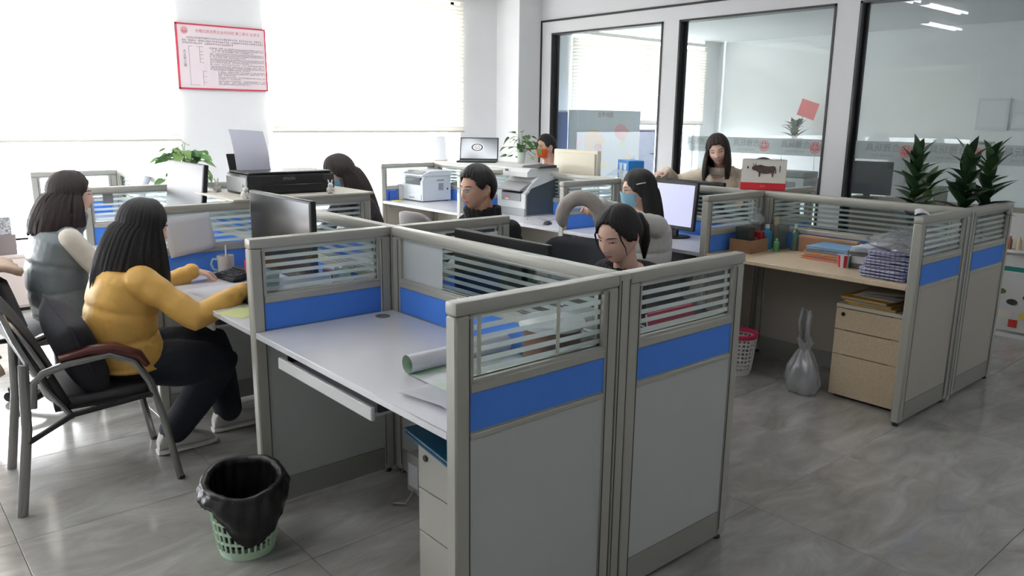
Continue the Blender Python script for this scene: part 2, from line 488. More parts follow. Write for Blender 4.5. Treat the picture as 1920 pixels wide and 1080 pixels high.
# ------------------------------------------------------------ ceiling tube lamps
TUBE = pbr('lit_tube', (250, 252, 255), 0.5, emit=LAMP_E)
TUBE2 = pbr('added_office_tube', (250, 252, 255), 0.5, emit=LAMP_E*0.55)
def tube_lamp(label, x, y, z, L=0.85, TUBE=TUBE):
    t = thing('ceiling_lamp', label, 'lamp', (x, y, z), group='ceiling tube lamps')
    B(-L/2-0.02, L/2+0.02, -0.05, 0.05, -0.03, 0.0, b=0.006).build('fixture', PVC, t)
    for s in (-0.045, 0.045):
        MB().tube([(-L/2, s, -0.05), (L/2, s, -0.05)], 0.014, n=10).build('tube', TUBE, t, True)
    for s in (-1, 1): B(s*L/2-0.015, s*L/2+0.015, -0.06, 0.06, -0.06, -0.03).build('end_cap', PVC, t)
for nm, x, y in (('over the aisle, second from the glass wall', 1.36, 2.65), ('over the aisle, nearest the glass wall', 2.77, 2.65),
                 ('added in front, over the near aisle', 1.2, -1.7), ('added in front, nearest the glass wall', 3.4, -1.7), ('added over the left cubicle row', -0.5, 3.4), ('added far left by the wall', -2.4, 2.6), ('added on the left, over the visitor chair', -2.2, 1.1)):  # lamps on this line are unseen, added to brighten the room
    tube_lamp('white ceiling tube lamp '+nm, x, y, ZC, 1.2 if y > 0 else 0.55)
for nm, x, y in (('front left', 6.4, -0.9), ('front right', 8.2, -0.9), ('far front left', 6.4, -2.8), ('far front right', 8.2, -2.8)):  # unseen tubes, added only to brighten the neighbouring office
    tube_lamp('white ceiling tube lamp added unseen in the glass office, '+nm, x, y, ZN, 1.0, TUBE2)
# ============================================================ cubicle partitions
H, TP = 1.12, 0.046
ZG0, ZG1 = 0.895, 1.082        # glass
ZB0, ZB1 = 0.757, 0.865        # blue band
ZL0, ZL1 = 0.125, 0.735        # lower board
PCACHE = {}
def panel_part(part, L, make):
    k = (part, round(L, 3))
    if k not in PCACHE:
        PCACHE[k] = make()
    return PCACHE[k]
def partition(label, p, rz, L, lower=LOWER, group='cubicle partition panels'):
    """screen panel: local x runs along the panel from its base point p"""
    t = thing('partition_panel', label, 'partition', (p[0], p[1], 0), rz, group)
    h = TP/2; pw = 0.05
    def mk(part, fn, mat, smooth=False):
        def make():
            me = fn().mesh(part, smooth); me.materials.append(mat); return me
        return link(part, panel_part(part+mat.name, L, make), None, t)
    mk('top_rail', lambda: B(0, L, -h-0.002, h+0.002, ZG1, H, b=0.009), FRAME, True)
    for x in (0, L-pw):
        def post():
            m = B(x, x+pw, -h, h, 0.02, ZG1, b=0.006)
            return m
        mk('post' if x == 0 else 'post_end', post, FRAME, True).name = 'post'
    def grooves():
        m = MB()
        for x in (pw-0.006, L-pw+0.003):
            for s in (-1, 1): m.box(x, x+0.003, s*(h+0.0006)-0.0006, s*(h+0.0006)+0.0006, 0.05, ZG1-0.01)
        return m
    mk('groove', grooves, SEAM)['kind'] = 'stuff'
    mk('middle_rail', lambda: B(pw, L-pw, -h+0.001, h-0.001, ZB1, ZG0, b=0.004), FRAME, True)
    mk('glass_pane', lambda: B(pw, L-pw, -0.003, 0.003, ZG0, ZG1), GLASS)
    def beads():
        m = MB()
        for s in (-1, 1):
            y = s*0.012
            m.box(pw, pw+0.012, y-0.006, y+0.006, ZG0, ZG1).box(L-pw-0.012, L-pw, y-0.006, y+0.006, ZG0, ZG1)
            m.box(pw, L-pw, y-0.006, y+0.006, ZG0, ZG0+0.008).box(pw, L-pw, y-0.006, y+0.006, ZG1-0.006, ZG1)
        return m
    mk('glazing_bead', beads, FRAME)
    for k in range(6):
        z = ZG0+0.016+k*0.0305
        mk('frosted_stripe_%d' % k, lambda: B(pw+0.012, L-pw-0.012, -0.0045, -0.0032, z, z+0.0145), FROST).name = 'frosted_stripe'
    mk('fabric_band', lambda: B(pw, L-pw, -0.016, 0.016, ZB0, ZB1), BLUE)
    mk('seam_rail', lambda: B(pw, L-pw, -h+0.002, h-0.002, ZL1, ZB0-0.006, b=0.002).box(pw, L-pw, -0.014, 0.014, ZB0-0.006, ZB0), FRAME)
    mk('lower_board', lambda: B(pw, L-pw, -0.017, 0.017, ZL0, ZL1), lower)
    mk('kick_plate', lambda: B(pw, L-pw, -0.019, 0.019, 0.022, ZL0-0.002), KICK)
    def feet():
        return MB().lathe([(0.016, 0.0), (0.018, 0.004), (0.012, 0.02)], (0, 0, 0), n=10)
    for x in (0.025, L-0.025):
        o = link('foot', panel_part('foot', 0, lambda: feet().mesh('foot')), BLACKP, t); o.location.x = x
    return t
def connector(label, x, y):
    t = thing('connector_post', label, 'post', (x, y, 0), group='partition connector posts')
    B(-0.026, 0.026, -0.026, 0.026, 0.0, H-0.0, b=0.008).build('post', FRAME, t, True)
    m = MB()
    for sx, sy in ((1, 0), (-1, 0), (0, 1), (0, -1)):
        for k in (-0.019, 0.019):
            x0, y0 = (sx*0.0262 + sy*k, sy*0.0262 + sx*k)
            m.box(x0-0.0012, x0+0.0012, y0-0.0012, y0+0.0012, 0.03, H-0.02)
    m.build('groove', SEAM, t)['kind'] = 'stuff'
    return t
AW, AL = 0.645, 1.30
AYS = [0.0, 1.30, 2.60, 3.90, 5.55]
nmA = ['foremost, facing the camera beside the green bin', 'behind the empty desk', 'behind the woman in yellow', 'behind the woman in the grey vest', 'nearest the left window']
lbl_l = ['Striped-glass partition end panel on the left of the nearest front pair',
         'Striped-glass partition with blue band between the empty desk and the woman in yellow',
         'Striped-glass partition with a white document tucked on it behind the woman in yellow',
         'Striped-glass partition with a small grey label beside the woman in the vest',
         'Backlit striped partition panel closest to the left window']
lbl_r = ['Striped-glass partition end panel on the right of the nearest front pair',
         'Striped-glass partition in front of the man with glasses',
         'Striped-glass partition under the black inkjet printer',
         'Striped-glass partition behind the black inkjet printer, mostly hidden',
         'Backlit striped partition panel right of the pothos plant, by the window']
J = 0.026
for k, y in enumerate(AYS):
    partition(lbl_l[k].lower(), (-AW, y), 0, AW-J)
    if k < 4:
        partition(lbl_r[k].lower(), (J, y), 0, AW-J)
    connector(['grey connector post where the nearest front panels meet', 'grey connector post at the back corner of the empty desk',
               'grey connector post beside the dark monitor behind the woman in yellow', 'grey connector post under the pothos plant',
               'grey connector post by the left window'][k], 0, y)
sp = ['striped-glass partition along the back edge of the empty desk', 'striped-glass partition behind the dark switched-off monitor',
      'striped-glass partition running left of the black inkjet printer', 'striped-glass partition running from the pothos plant to the window']
for k in range(4):
    partition(sp[k], (0, AYS[k]+J), math.pi/2, AYS[k+1]-AYS[k]-2*J)
BX, BY, BL, BW = 2.954, 0.064, 1.284, 0.65
BYS = [BY+BL*k for k in range(5)]
lb_l = ['striped-glass partition end panel beside the folded checked cloths', 'striped-glass partition behind the cardboard box on the beige desk',
        'striped-glass partition between the big office printer and the masked woman', 'striped-glass partition between the two office printers',
        'striped-glass partition nearest the right window behind the white printer']
lb_r = ['striped-glass partition end panel under the dark leafy plants', 'striped-glass partition behind the ox calendar',
        'striped-glass partition right of the masked woman, mostly hidden', 'striped-glass partition beside the man in the orange mask',
        'striped-glass partition at the far end under the standing card']
for k, y in enumerate(BYS):
    partition(lb_l[k], (BX-BW, y), 0, BW-J, LOWERB)
    partition(lb_r[k], (BX+J, y), 0, BW-J, LOWERB)
    connector(['grey connector post below the dark leafy plants', 'grey connector post below the ox calendar', 'grey connector post behind the masked woman',
               'grey connector post behind the man with glasses', 'grey connector post by the standing card near the window'][k], BX, y)
sp = ['striped-glass partition along the back of the beige desk', 'striped-glass partition behind the lit monitor',
      'striped-glass partition behind the big office printer', 'striped-glass partition behind the white multifunction printer']
for k in range(4):
    partition(sp[k], (BX, BYS[k]+J), math.pi/2, BL-2*J, LOWERB)

# ------------------------------------------------------------ desks
ZD = 0.757
def desk(label, x0, x1, y0, y1, mat, tray=None, grommet=None, group='cubicle desks', front=None):
    """worktop between two panels; front is the x of the sitting side"""
    cx, cy = (x0+x1)/2, (y0+y1)/2
    t = thing('desk', label, 'desk', (cx, cy, 0), group=group)
    L = lambda a, b, c, d, e, f_, bb=0.0: B(a-cx, b-cx, c-cy, d-cy, e, f_, b=bb)
    L(x0, x1, y0, y1, ZD-0.025, ZD, 0.003).build('worktop', mat, t, True)
    sgn = 1 if (front is None or front == x0) else -1
    xb = x1 if sgn > 0 else x0
    # steel brackets under the top, at the side panels
    for y in (y0+0.002, y1-0.012):
        L(x0+0.08, x1-0.05, y, y+0.010, ZD-0.075, ZD-0.025).build('bracket', GREYP, t)
    if grommet:
        gx, gy = grommet[0]-cx, grommet[1]-cy
        MB().lathe([(0.0, 0.0), (0.03, 0.0), (0.03, 0.003), (0.023, 0.004), (0.022, 0.001), (0.0, 0.001)], (gx, gy, ZD), n=20, cap=False).build('grommet', pbr('grommet_grey', (120, 116, 110), 0.5), t, True)
    if tray:
        a, b = tray; xf = x0 if sgn > 0 else x1
        tr = L(xf+sgn*0.03, xf+sgn*0.36, a+0.012, b-0.012, 0.655, 0.667).build('keyboard_tray', DESKM, t)
        L(xf+sgn*0.018, xf+sgn*0.034, a, b, 0.648, 0.692, 0.003).build('tray_front', pbr('pale_laminate_edge', (214, 214, 214), 0.4), tr)
        for y in (a+0.004, b-0.016): L(xf+sgn*0.05, xf+sgn*0.40, y, y+0.012, 0.668, 0.731).build('slide_rail', DARKP, tr)
    return t
g = 0.024
desk('empty white desk with an open keyboard tray at the front', -AW+0.005, -g, g, AL-g, DESKM, (0.45, 1.125), (-0.12, 1.20))
desk('white desk with papers and calculator in front of the woman in yellow', -AW+0.005, -g, AL+g, 2*AL-g, DESKM, (1.80, 2.42))
desk('white desk in front of the woman in the grey vest', -AW+0.005, -g, 2*AL+g, 3*AL-g, DESKM)
desk('white desk by the left window behind the vest woman', -AW+0.005, -g, 3*AL+g, 5.55-g, DESKM)
for k, s in enumerate(['white desk of the woman in black, behind the front panel', 'white desk in front of the man with glasses', 'white desk below the black inkjet printer']):
    desk(s, g, AW-0.005, AYS[k]+g, AYS[k+1]-g, DESKM, front=AW-0.005)
bs = ['beige maple desk with folders and checked cloths', 'white desk with the lit monitor beside the masked woman',
      'white desk carrying the big office printer', 'white desk carrying the white multifunction printer']
for k, s in enumerate(bs):
    desk(s, BX-BW+0.005, BX-g, BYS[k]+g, BYS[k+1]-g, WOOD if k == 0 else DESKM)
bs = ['desk carrying the dark leafy plants, behind the end panel', 'white desk in front of the standing woman', 'white desk under the cream monitor',
      'white desk in front of the man in the orange mask']
for k, s in enumerate(bs):
    desk(s, BX+g, BX+BW-0.005, BYS[k]+g, BYS[k+1]-g, WOOD if k == 0 else DESKM, front=BX+BW-0.005)
# ============================================================ furniture and office things
def monitor(label, loc, rz, w, h, zb, scr=SCREEN, body=BLACKP, tilt=0.0, name='monitor', back=False, bezel=0.012):
    """screen faces local -x; loc is the foot on the desk, zb the lower screen edge above the desk"""
    t = thing(name, label, 'monitor', loc, rz, 'computer monitors')
    M = T(0, 0, zb) @ RY(tilt)
    MB().box(0.0, 0.028, -w/2, w/2, 0, h, b=0.004, M=M).build('housing', body, t, True)
    MB().box(0.028, 0.05, -w*0.3, w*0.3, h*0.12, h*0.8, b=0.01, M=M).build('rear_cover', body, t, True)
    MB().box(-0.0015, 0.0005, -w/2+bezel, w/2-bezel, bezel+0.006, h-bezel, M=M).build('screen', scr, t)
    MB().box(0.045, 0.07, -0.03, 0.03, 0.008, zb+h*0.35, b=0.005).build('neck', body, t, True)
    MB().lathe([(0.0, 0.0), (0.115, 0.0), (0.118, 0.006), (0.10, 0.012), (0.0, 0.016)], (0.05, 0, 0), n=24, cap=False).build('base', body, t, True)
    return t
def lit_screen():
    m = pbr('lit_lavender_screen', (196, 198, 226), 0.3, emit=0.24)
    return m
DM = ZD
monitor('dark switched-off widescreen monitor on the desk of the woman in yellow', (-0.31, 1.757, DM), 0, 0.635, 0.36, 0.113)
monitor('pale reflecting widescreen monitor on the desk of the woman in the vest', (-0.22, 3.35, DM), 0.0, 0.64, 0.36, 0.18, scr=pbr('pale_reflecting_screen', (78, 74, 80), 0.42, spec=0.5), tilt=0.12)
monitor('black monitor seen from behind its top edge, left of the woman in black', (0.20, 0.80, DM), math.pi, 0.58, 0.34, 0.022)
monitor('square monitor with a lit lavender screen behind the masked woman', (2.68, 1.90, DM), 0, 0.40, 0.34, 0.062, scr=lit_screen(), bezel=0.022, tilt=0.08)
monitor('black monitor in front of the standing woman, only its top edge showing', (3.16, 2.05, DM), math.pi, 0.54, 0.33, 0.045)
m8 = thing('monitor', 'cream all-in-one computer seen from the back, beside the orange-masked man', 'monitor', (3.22, 3.36, DM), math.pi, 'computer monitors')
CREAM = pbr('cream_plastic', (222, 214, 192), 0.4)
MB().box(0.0, 0.05, -0.27, 0.27, 0.14, 0.555, b=0.012).build('housing', CREAM, m8, True)
MB().box(0.05, 0.075, -0.2, 0.26, 0.17, 0.53, b=0.012).build('rear_cover', CREAM, m8, True)
MB().box(-0.002, 0.0, -0.25, 0.25, 0.16, 0.54).build('screen', SCREEN, m8)
MB().box(0.01, 0.04, -0.08, 0.08, 0.0, 0.16, b=0.008).box(-0.06, 0.10, -0.11, 0.11, 0.0, 0.01, b=0.004).build('stand', GREYP, m8, True)
MB().lathe([(0.0, 0.0), (0.02, 0.0), (0.02, 0.002), (0.0, 0.002)], n=16, cap=False, M=T(0.076, 0.03, 0.24) @ RY(math.pi/2)).build('logo_disc', GREYP, m8)

# ---- shelf board and black inkjet printer on the left row
sb = B(-0.20, 0.66, 2.56, 3.16, H, H+0.014, b=0.003).build('shelf_board', pbr('grey_board', (196, 190, 178), 0.5), None)
tag(sb, 'flat grey board laid across the partition tops under the black printer', 'board', kind='thing')
def inkjet():
    t = thing('inkjet_printer', 'black inkjet printer with a sheet in its rear feed', 'printer', (0.21, 2.86, H+0.014))
    GL = pbr('glossy_black_plastic', (30, 30, 33), 0.3)
    MB().box(-0.27, 0.27, -0.15, 0.16, 0.0, 0.115, b=0.014).build('body', GL, t, True)
    MB().box(-0.272, -0.262, -0.14, 0.15, 0.012, 0.10, b=0.003).build('side_panel', GREYP, t, True)
    MB().box(-0.255, 0.255, -0.14, 0.15, 0.115, 0.128, b=0.005).build('scanner_lid', pbr('dark_lid', (44, 44, 46), 0.35), t, True)
    MB().box(-0.19, 0.19, -0.156, -0.149, 0.015, 0.055, b=0.002).build('output_tray', BLACKP, t, True)
    MB().box(0.19, 0.262, -0.155, -0.149, 0.07, 0.105, b=0.002).build('control_panel', DARKP, t, True)
    o = link('lettering', text_mesh('EPSON', 0.024), pbr('badge_silver', (160, 160, 162), 0.4), t, (-0.02, -0.1512, 0.088), (math.pi/2, 0, 0))
    M = T(-0.125, 0.135, 0.10) @ RX(-0.42)
    MB().box(-0.125, 0.125, -0.004, 0.004, 0.0, 0.13, b=0.003, M=M).build('paper_support', BLACKP, t)
    return t
inkjet()
t = MB().grid(6, 10, lambda u, v: (-0.105+0.21*u, 0.10*(v**1.7)-0.015*math.sin(math.pi*u), 0.297*v)).build('paper_sheet', pbr('backlit_tone_paper', (196, 198, 210), 0.8, trans=0.1), None, 'all', loc=(0.085, 2.945, H+0.085), rot=(-0.12, 0.06, 0))  # white sheet; its backlit blue-grey shade is put into the colour
tag(t, 'blank white sheet standing up in the rear feed of the black printer', 'paper', kind='thing')

def figurine(label, x, y, z, rz):
    t = thing('rabbit_figurine', label, 'figurine', (x, y, z), rz, 'small white figurines around the black printer')
    P = pbr('white_porcelain', (226, 224, 218), 0.35)
    m = MB().ball((0, 0, 0.02), (0.02, 0.024, 0.022)).ball((0.008, 0, 0.048), (0.015, 0.015, 0.015))
    m.build('body', P, t, 'all')
    for s in (-1, 1):
        MB().tube([(0.004, s*0.007, 0.058), (-0.004, s*0.010, 0.072), (-0.012, s*0.013, 0.078)], [0.004, 0.005, 0.002], n=6).build('ear', P, t, 'all')
        MB().ball((0.016, s*0.012, 0.006), (0.01, 0.006, 0.006), 8, 6).build('paw', P, t, 'all')
figurine('small white rabbit figurine at the left front corner of the black printer', -0.12, 2.60, H+0.014, -1.2)
figurine('small white rabbit figurine at the right front corner of the black printer', 0.40, 2.615, H+0.014, -2.0)
figurine('small white rabbit figurine behind the left side of the black printer', -0.10, 3.06, H+0.014, -1.6)

# ---- leafy plants
LEAF = [pbr('pothos_green', (92, 138, 72), 0.4, trans=0.3, noise=0.2, nscale=30), pbr('pothos_dark', (58, 104, 54), 0.4, trans=0.25), pbr('pothos_light', (128, 164, 92), 0.4, trans=0.3)]
def heart_leaf(name, L, W, mat, droop=0.3):
    n = 7; vs = []; fs = []
    for i in range(n):
        u = i/(n-1)
        w = W*math.sin(math.pi*min(1, (u*0.92+0.08))**0.62)*(1.0 if u < 0.999 else 0.02)
        x = L*u; z = -droop*L*u*u
        vs += [(x, -w, z+0.18*w), (x, 0, z), (x, w, z+0.18*w)]
    for i in range(n-1):
        a = 3*i
        fs += [(a, a+1, a+4, a+3), (a+1, a+2, a+5, a+4)]
    me = MB().add(vs, fs).mesh(name, 'all', fix=False); me.materials.append(mat)
    return me
HL = [heart_leaf('leaf', 0.075, 0.03, LEAF[k], 0.25+0.15*k) for k in range(3)]
def pothos(label, loc, n, spread, height, seed, pot_mat, pot_r=0.055, pot_h=0.085):
    rnd = random.Random(seed)
    t = thing('potted_plant', label, 'plant', loc)
    MB().lathe([(0.0, 0), (pot_r*0.72, 0), (pot_r*0.95, pot_h*0.9), (pot_r, pot_h*0.9), (pot_r, pot_h), (pot_r*0.9, pot_h), (pot_r*0.85, pot_h*0.8), (0, pot_h*0.8)], n=20, cap=False).build('pot', pot_mat, t, True)
    STEM = pbr('plant_stem', (104, 128, 70), 0.5)
    for k in range(n):
        a = rnd.uniform(0, 2*math.pi); r = spread*rnd.uniform(0.25, 1.0); z = pot_h+height*rnd.uniform(0.15, 1.0)*(1.15-0.6*r/spread)
        if rnd.random() < 0.18: z = pot_h*rnd.uniform(0.1, 0.8); r = spread*0.9
        tip = Vector((r*math.cos(a), r*math.sin(a), z))
        mid = Vector((tip.x*0.45, tip.y*0.45, max(z, pot_h)*0.75+0.05))
        st = MB().tube([(0.01*math.cos(a), 0.01*math.sin(a), pot_h*0.8), mid, tip], 0.0022, n=4).build('stem', STEM, t)
        lf = link('leaf', HL[rnd.randrange(3)], None, t, tip)
        lf.rotation_euler = (rnd.uniform(-0.6, 0.6), rnd.uniform(-0.5, 0.7), a+rnd.uniform(-0.9, 0.9))
        s = rnd.uniform(0.75, 1.25); lf.scale = (s, s, s)
pothos('leafy pothos plant behind the pale monitor near the left window', (0.0, 3.90, H), 46, 0.15, 0.15, 3, pbr('dark_pot', (66, 54, 48), 0.5), 0.055, 0.13)

# ---- board and things on the far end of the right row
fb = B(2.935, 3.56, 4.02, 5.36, H, H+0.014, b=0.003).build('shelf_board', pbr('white_board_top', (228, 228, 224), 0.45), None)
tag(fb, 'white board laid across the partition tops under the open laptop', 'board', kind='thing')
pothos('green vine plant in a small pot left of the orange-masked man', (3.47, 4.42, H+0.014), 34, 0.17, 0.22, 9, pbr('pale_glass_pot', (196, 206, 196), 0.2), 0.045, 0.11)
lp = thing('laptop', 'open laptop showing a round chrome emblem on its screen', 'laptop', (3.13, 4.72, H+0.014), 0.78)
B(-0.02, 0.22, -0.2, 0.2, 0, 0.016, b=0.004).build('base', BLACKP, lp, True)
ML = T(0.2, 0, 0.014) @ RY(0.30)
MB().box(0, 0.01, -0.2, 0.2, 0, 0.24, b=0.003, M=ML).build('lid', BLACKP, lp, True)
def lapscreen():
    m = bpy.data.materials.new('chrome_wallpaper'); m.use_nodes = True; nt = m.node_tree; b = nt.nodes['Principled BSDF']
    tc = nt.nodes.new('ShaderNodeTexCoord'); w = nt.nodes.new('ShaderNodeTexWave'); w.inputs['Scale'].default_value = 2.2
    w.inputs['Distortion'].default_value = 3.5; w.inputs['Detail'].default_value = 1
    nt.links.new(tc.outputs['Object'], w.inputs['Vector'])
    r = nt.nodes.new('ShaderNodeValToRGB'); r.color_ramp.elements[0].color = (0.10, 0.11, 0.13, 1); r.color_ramp.elements[1].color = (0.75, 0.78, 0.82, 1)
    nt.links.new(w.outputs['Fac'], r.inputs['Fac']); nt.links.new(r.outputs[0], b.inputs['Base Color'])
    nt.links.new(r.outputs[0], b.inputs['Emission Color']); b.inputs['Emission Strength'].default_value = 0.12
    b.inputs['Roughness'].default_value = 0.2
    return m
scn = MB().box(-0.0012, 0.0003, -0.188, 0.188, 0.018, 0.228, M=ML).build('screen', lapscreen(), lp)
for r0, mt in ((0.062, (210, 212, 216)), (0.052, (40, 42, 48)), (0.040, (225, 226, 228))):
    MB().lathe([(0.0, 0.0), (r0, 0.0), (r0, 0.001+0.02*(0.07-r0)), (0.0, 0.001+0.02*(0.07-r0))], n=28, cap=False, M=ML @ T(-0.0014, 0.02, 0.135) @ RY(-math.pi/2) @ Matrix.Diagonal((0.72, 1.15, 1, 1))).build('emblem_ring', pbr('emblem_%d' % mt[0], mt, 0.3, emit=0.25), scn)
o = link('emblem_letters', text_mesh('GS', 0.05), pbr('emblem_40', (40, 42, 48), 0.3), scn)
o.matrix_local = ML @ T(-0.0032, 0.02, 0.135) @ Matrix(((0, 0, -1, 0), (-1, 0, 0, 0), (0, 1, 0, 0), (0, 0, 0, 1)))
sc = thing('standing_card', 'white folded table card standing at the far end of the right row', 'card', (3.05, 5.22, H+0.014), 0.7)
for s in (-1, 1):
    MB().add([(s*0.05, -0.06, 0), (s*0.05, 0.06, 0), (s*0.006, 0.045, 0.25), (s*0.006, -0.045, 0.25)], [(0, 1, 2, 3)]).build('card_face', PAPER, sc, fix=False)
B(-0.05, 0.05, -0.055, 0.055, 0, 0.006).build('card_foot', pbr('tan_card', (186, 166, 132), 0.7), sc)

# ---- big office printer and white multifunction printer
def office_printer():
    t = thing('office_printer', 'large two-tone grey office printer with a sloped control panel', 'printer', (2.62, 3.38, ZD))
    W = 0.33; D = 0.29
    prof = [(0.0, 0.0), (D, 0.0), (D, 0.33), (0.12, 0.33), (0.03, 0.24), (0.0, 0.19)]
    G2 = pbr('dark_slate_plastic', (66, 74, 80), 0.45)
    LG = pbr('pale_grey_plastic', (206, 208, 206), 0.42)
    def slab(pr, y0, y1): return MB().prism(pr, y1-y0, M=T(0, y0, 0))
    slab([(0.012, 0.012), (D, 0.012), (D, 0.31), (0.13, 0.31), (0.045, 0.225), (0.012, 0.18)], 0.0, 0.012).build('side_panel', G2, t)
    slab(prof, 0.012, W).build('body', LG, t)
    m = slab([(0.0, 0.315), (D, 0.315), (D, 0.34), (0.12, 0.34), (0.02, 0.25), (0.0, 0.20), (0.02, 0.20), (0.035, 0.235), (0.125, 0.32), (D, 0.32)][3:8] + [(D, 0.318), (D, 0.34)], -0.004, 0.0).build('side_trim', LG, t)
    slab([(-0.006, 0.0), (0.0, 0.0), (0.0, 0.065), (-0.006, 0.065)], 0.01, W-0.005).build('paper_cassette', GREYP, t)
    slab([(-0.004, 0.125), (0.006, 0.125), (0.008, 0.2), (-0.004, 0.19)], 0.06, W-0.05).build('front_door', pbr('mid_grey_plastic', (128, 130, 134), 0.4), t)
    slab([(0.0, 0.195), (0.02, 0.195), (0.06, 0.24), (0.035, 0.24)], 0.05, W-0.05).build('output_slot', BLACKP, t)
    slab([(-0.035, 0.225), (-0.03, 0.215), (0.075, 0.262), (0.07, 0.285), (0.05, 0.28)], 0.03, W-0.03).build('control_panel', GREYP, t)
    slab([(0.03, 0.33), (D+0.03, 0.33), (D+0.03, 0.40), (0.06, 0.40), (0.03, 0.37)], 0.03, W-0.02).build('scanner', LG, t)
    slab([(0.12, 0.4005), (D, 0.4005), (D, 0.425), (0.14, 0.415)], 0.02, W-0.12).build('feeder_tray', pbr('dark_grey_plastic', (52, 54, 58), 0.4), t)
    B(-0.006, -0.003, 0.19, 0.235, 0.145, 0.158).build('red_sticker', pbr('sticker_red', (214, 78, 88), 0.5), t)
    B(-0.006, -0.003, 0.19, 0.235, 0.132, 0.145).build('white_sticker', PAPER, t)
    B(0.022, 0.026, 0.24, 0.275, 0.37, 0.39).build('badge', DARKP, t)
    t.scale = (1.28, 1.15, 1.0)
office_printer()
def multifunction():
    t = thing('multifunction_printer', 'white box-shaped multifunction printer on the far desk', 'printer', (2.55, 4.83, ZD))
    A = pbr('cool_white_plastic', (214, 220, 224), 0.42)
    def slab(pr, y0, y1): return MB().prism(pr, y1-y0, M=T(0, y0, 0))
    slab([(0.0, 0.01), (0.34, 0.01), (0.34, 0.25), (0.03, 0.25), (0.0, 0.2)], 0.0, 0.36).build('body', A, t)
    slab([(0.0, 0.252), (0.35, 0.252), (0.35, 0.30), (0.08, 0.30), (0.0, 0.265)], -0.004, 0.364).build('scanner', A, t)
    slab([(0.006, 0.272), (0.066, 0.297), (0.066, 0.300), (0.004, 0.274)], 0.03, 0.33).build('control_panel', GREYP, t)
    B(-0.003, 0.06, 0.04, 0.30, 0.165, 0.235).build('output_slot', DARKP, t)
    B(-0.008, 0.0, 0.02, 0.34, 0.015, 0.075, b=0.003).build('paper_cassette', A, t)
    B(-0.009, -0.002, 0.13, 0.23, 0.03, 0.045).build('cassette_grip', GREYP, t)
    B(0.19, 0.25, -0.003, 0.001, 0.11, 0.18).build('vent', GREYP, t)
    B(0.17, 0.26, -0.002, 0.001, 0.20, 0.215).build('side_grip', GREYP, t)
    MB().lathe([(0, 0), (0.01, 0), (0.01, 0.002), (0, 0.002)], n=10, cap=False, M=T(0.30, -0.001, 0.12) @ RX(math.pi/2)).build('lock', DARKP, t)
    for x in (0.03, 0.31):
        for y in (0.03, 0.33): B(x-0.012, x+0.012, y-0.012, y+0.012, 0, 0.012).build('foot', DARKP, t)
multifunction()
for nm, lb, x, y, s, c in (('folder_box', 'small blue file box left of the white multifunction printer', 2.42, 5.225, (0.09, 0.07, 0.10), (48, 92, 190)),
                           ('file_holder', 'pale magazine file between the blue box and the white printer', 2.53, 5.23, (0.08, 0.07, 0.14), (206, 206, 208))):
    t = thing(nm, lb, 'file box', (x, y-0.03, ZD))
    pm = pbr(nm+'_skin', c, 0.5)
    sx, sy, sz = s
    m = MB().box(-sx/2, sx/2, -sy/2, -sy/2+0.003, 0, sz).box(-sx/2, sx/2, sy/2-0.003, sy/2, 0, sz)
    m.box(-sx/2, -sx/2+0.003, -sy/2, sy/2, 0, sz*0.8).box(sx/2-0.003, sx/2, -sy/2, sy/2, 0, sz).box(-sx/2, sx/2, -sy/2, sy/2, 0, 0.003)
    m.build('shell', pm, t)
    for k in range(3): B(-sx/2+0.008, sx/2-0.008, -sy/2+0.008+k*0.018, -sy/2+0.012+k*0.018, 0.004, sz+0.004+0.006*k).build('sheet', PAPER, t)
nt_ = B(-0.05, 0.05, -0.04, 0.04, 0, 0.006, b=0.001).build('note_pad', pbr('yellow_paper', (214, 206, 96), 0.7), None, loc=(2.42, 5.08, ZD))
tag(nt_, 'little yellow note pad beside the white multifunction printer', 'note pad', kind='thing')
# cable and mouse beside the office printer
cb = MB().tube([(2.52+0.13*u, 3.25-0.35*u+0.05*math.sin(9*u), ZD+0.006+0.018*abs(math.sin(7*u))) for u in [k/20 for k in range(21)]], 0.005, n=6).build('cable', GREYP, None, True)
tag(cb, 'grey cable curling on the desk beside the big office printer', 'cable', kind='thing')
def mouse(label, x, y, z, rz, mat):
    t = thing('computer_mouse', label, 'mouse', (x, y, z), rz)
    MB().grid(12, 8, lambda u, v: (0.055*(2*v-1), 0.03*math.sin(math.pi*(0.08+0.84*v))**0.5*math.cos(math.pi*u), 0.032*math.sin(math.pi*(0.06+0.9*v))**0.7*math.sin(math.pi*u))).build('shell', mat, t, 'all')
    MB().lathe([(0.005, -0.003), (0.005, 0.003)], n=10, M=T(-0.02, 0, 0.029) @ RX(math.pi/2)).build('wheel', GREYP, t)
mouse('dark computer mouse near the big office printer cable', 2.44, 2.92, ZD, 0.4, DARKP)

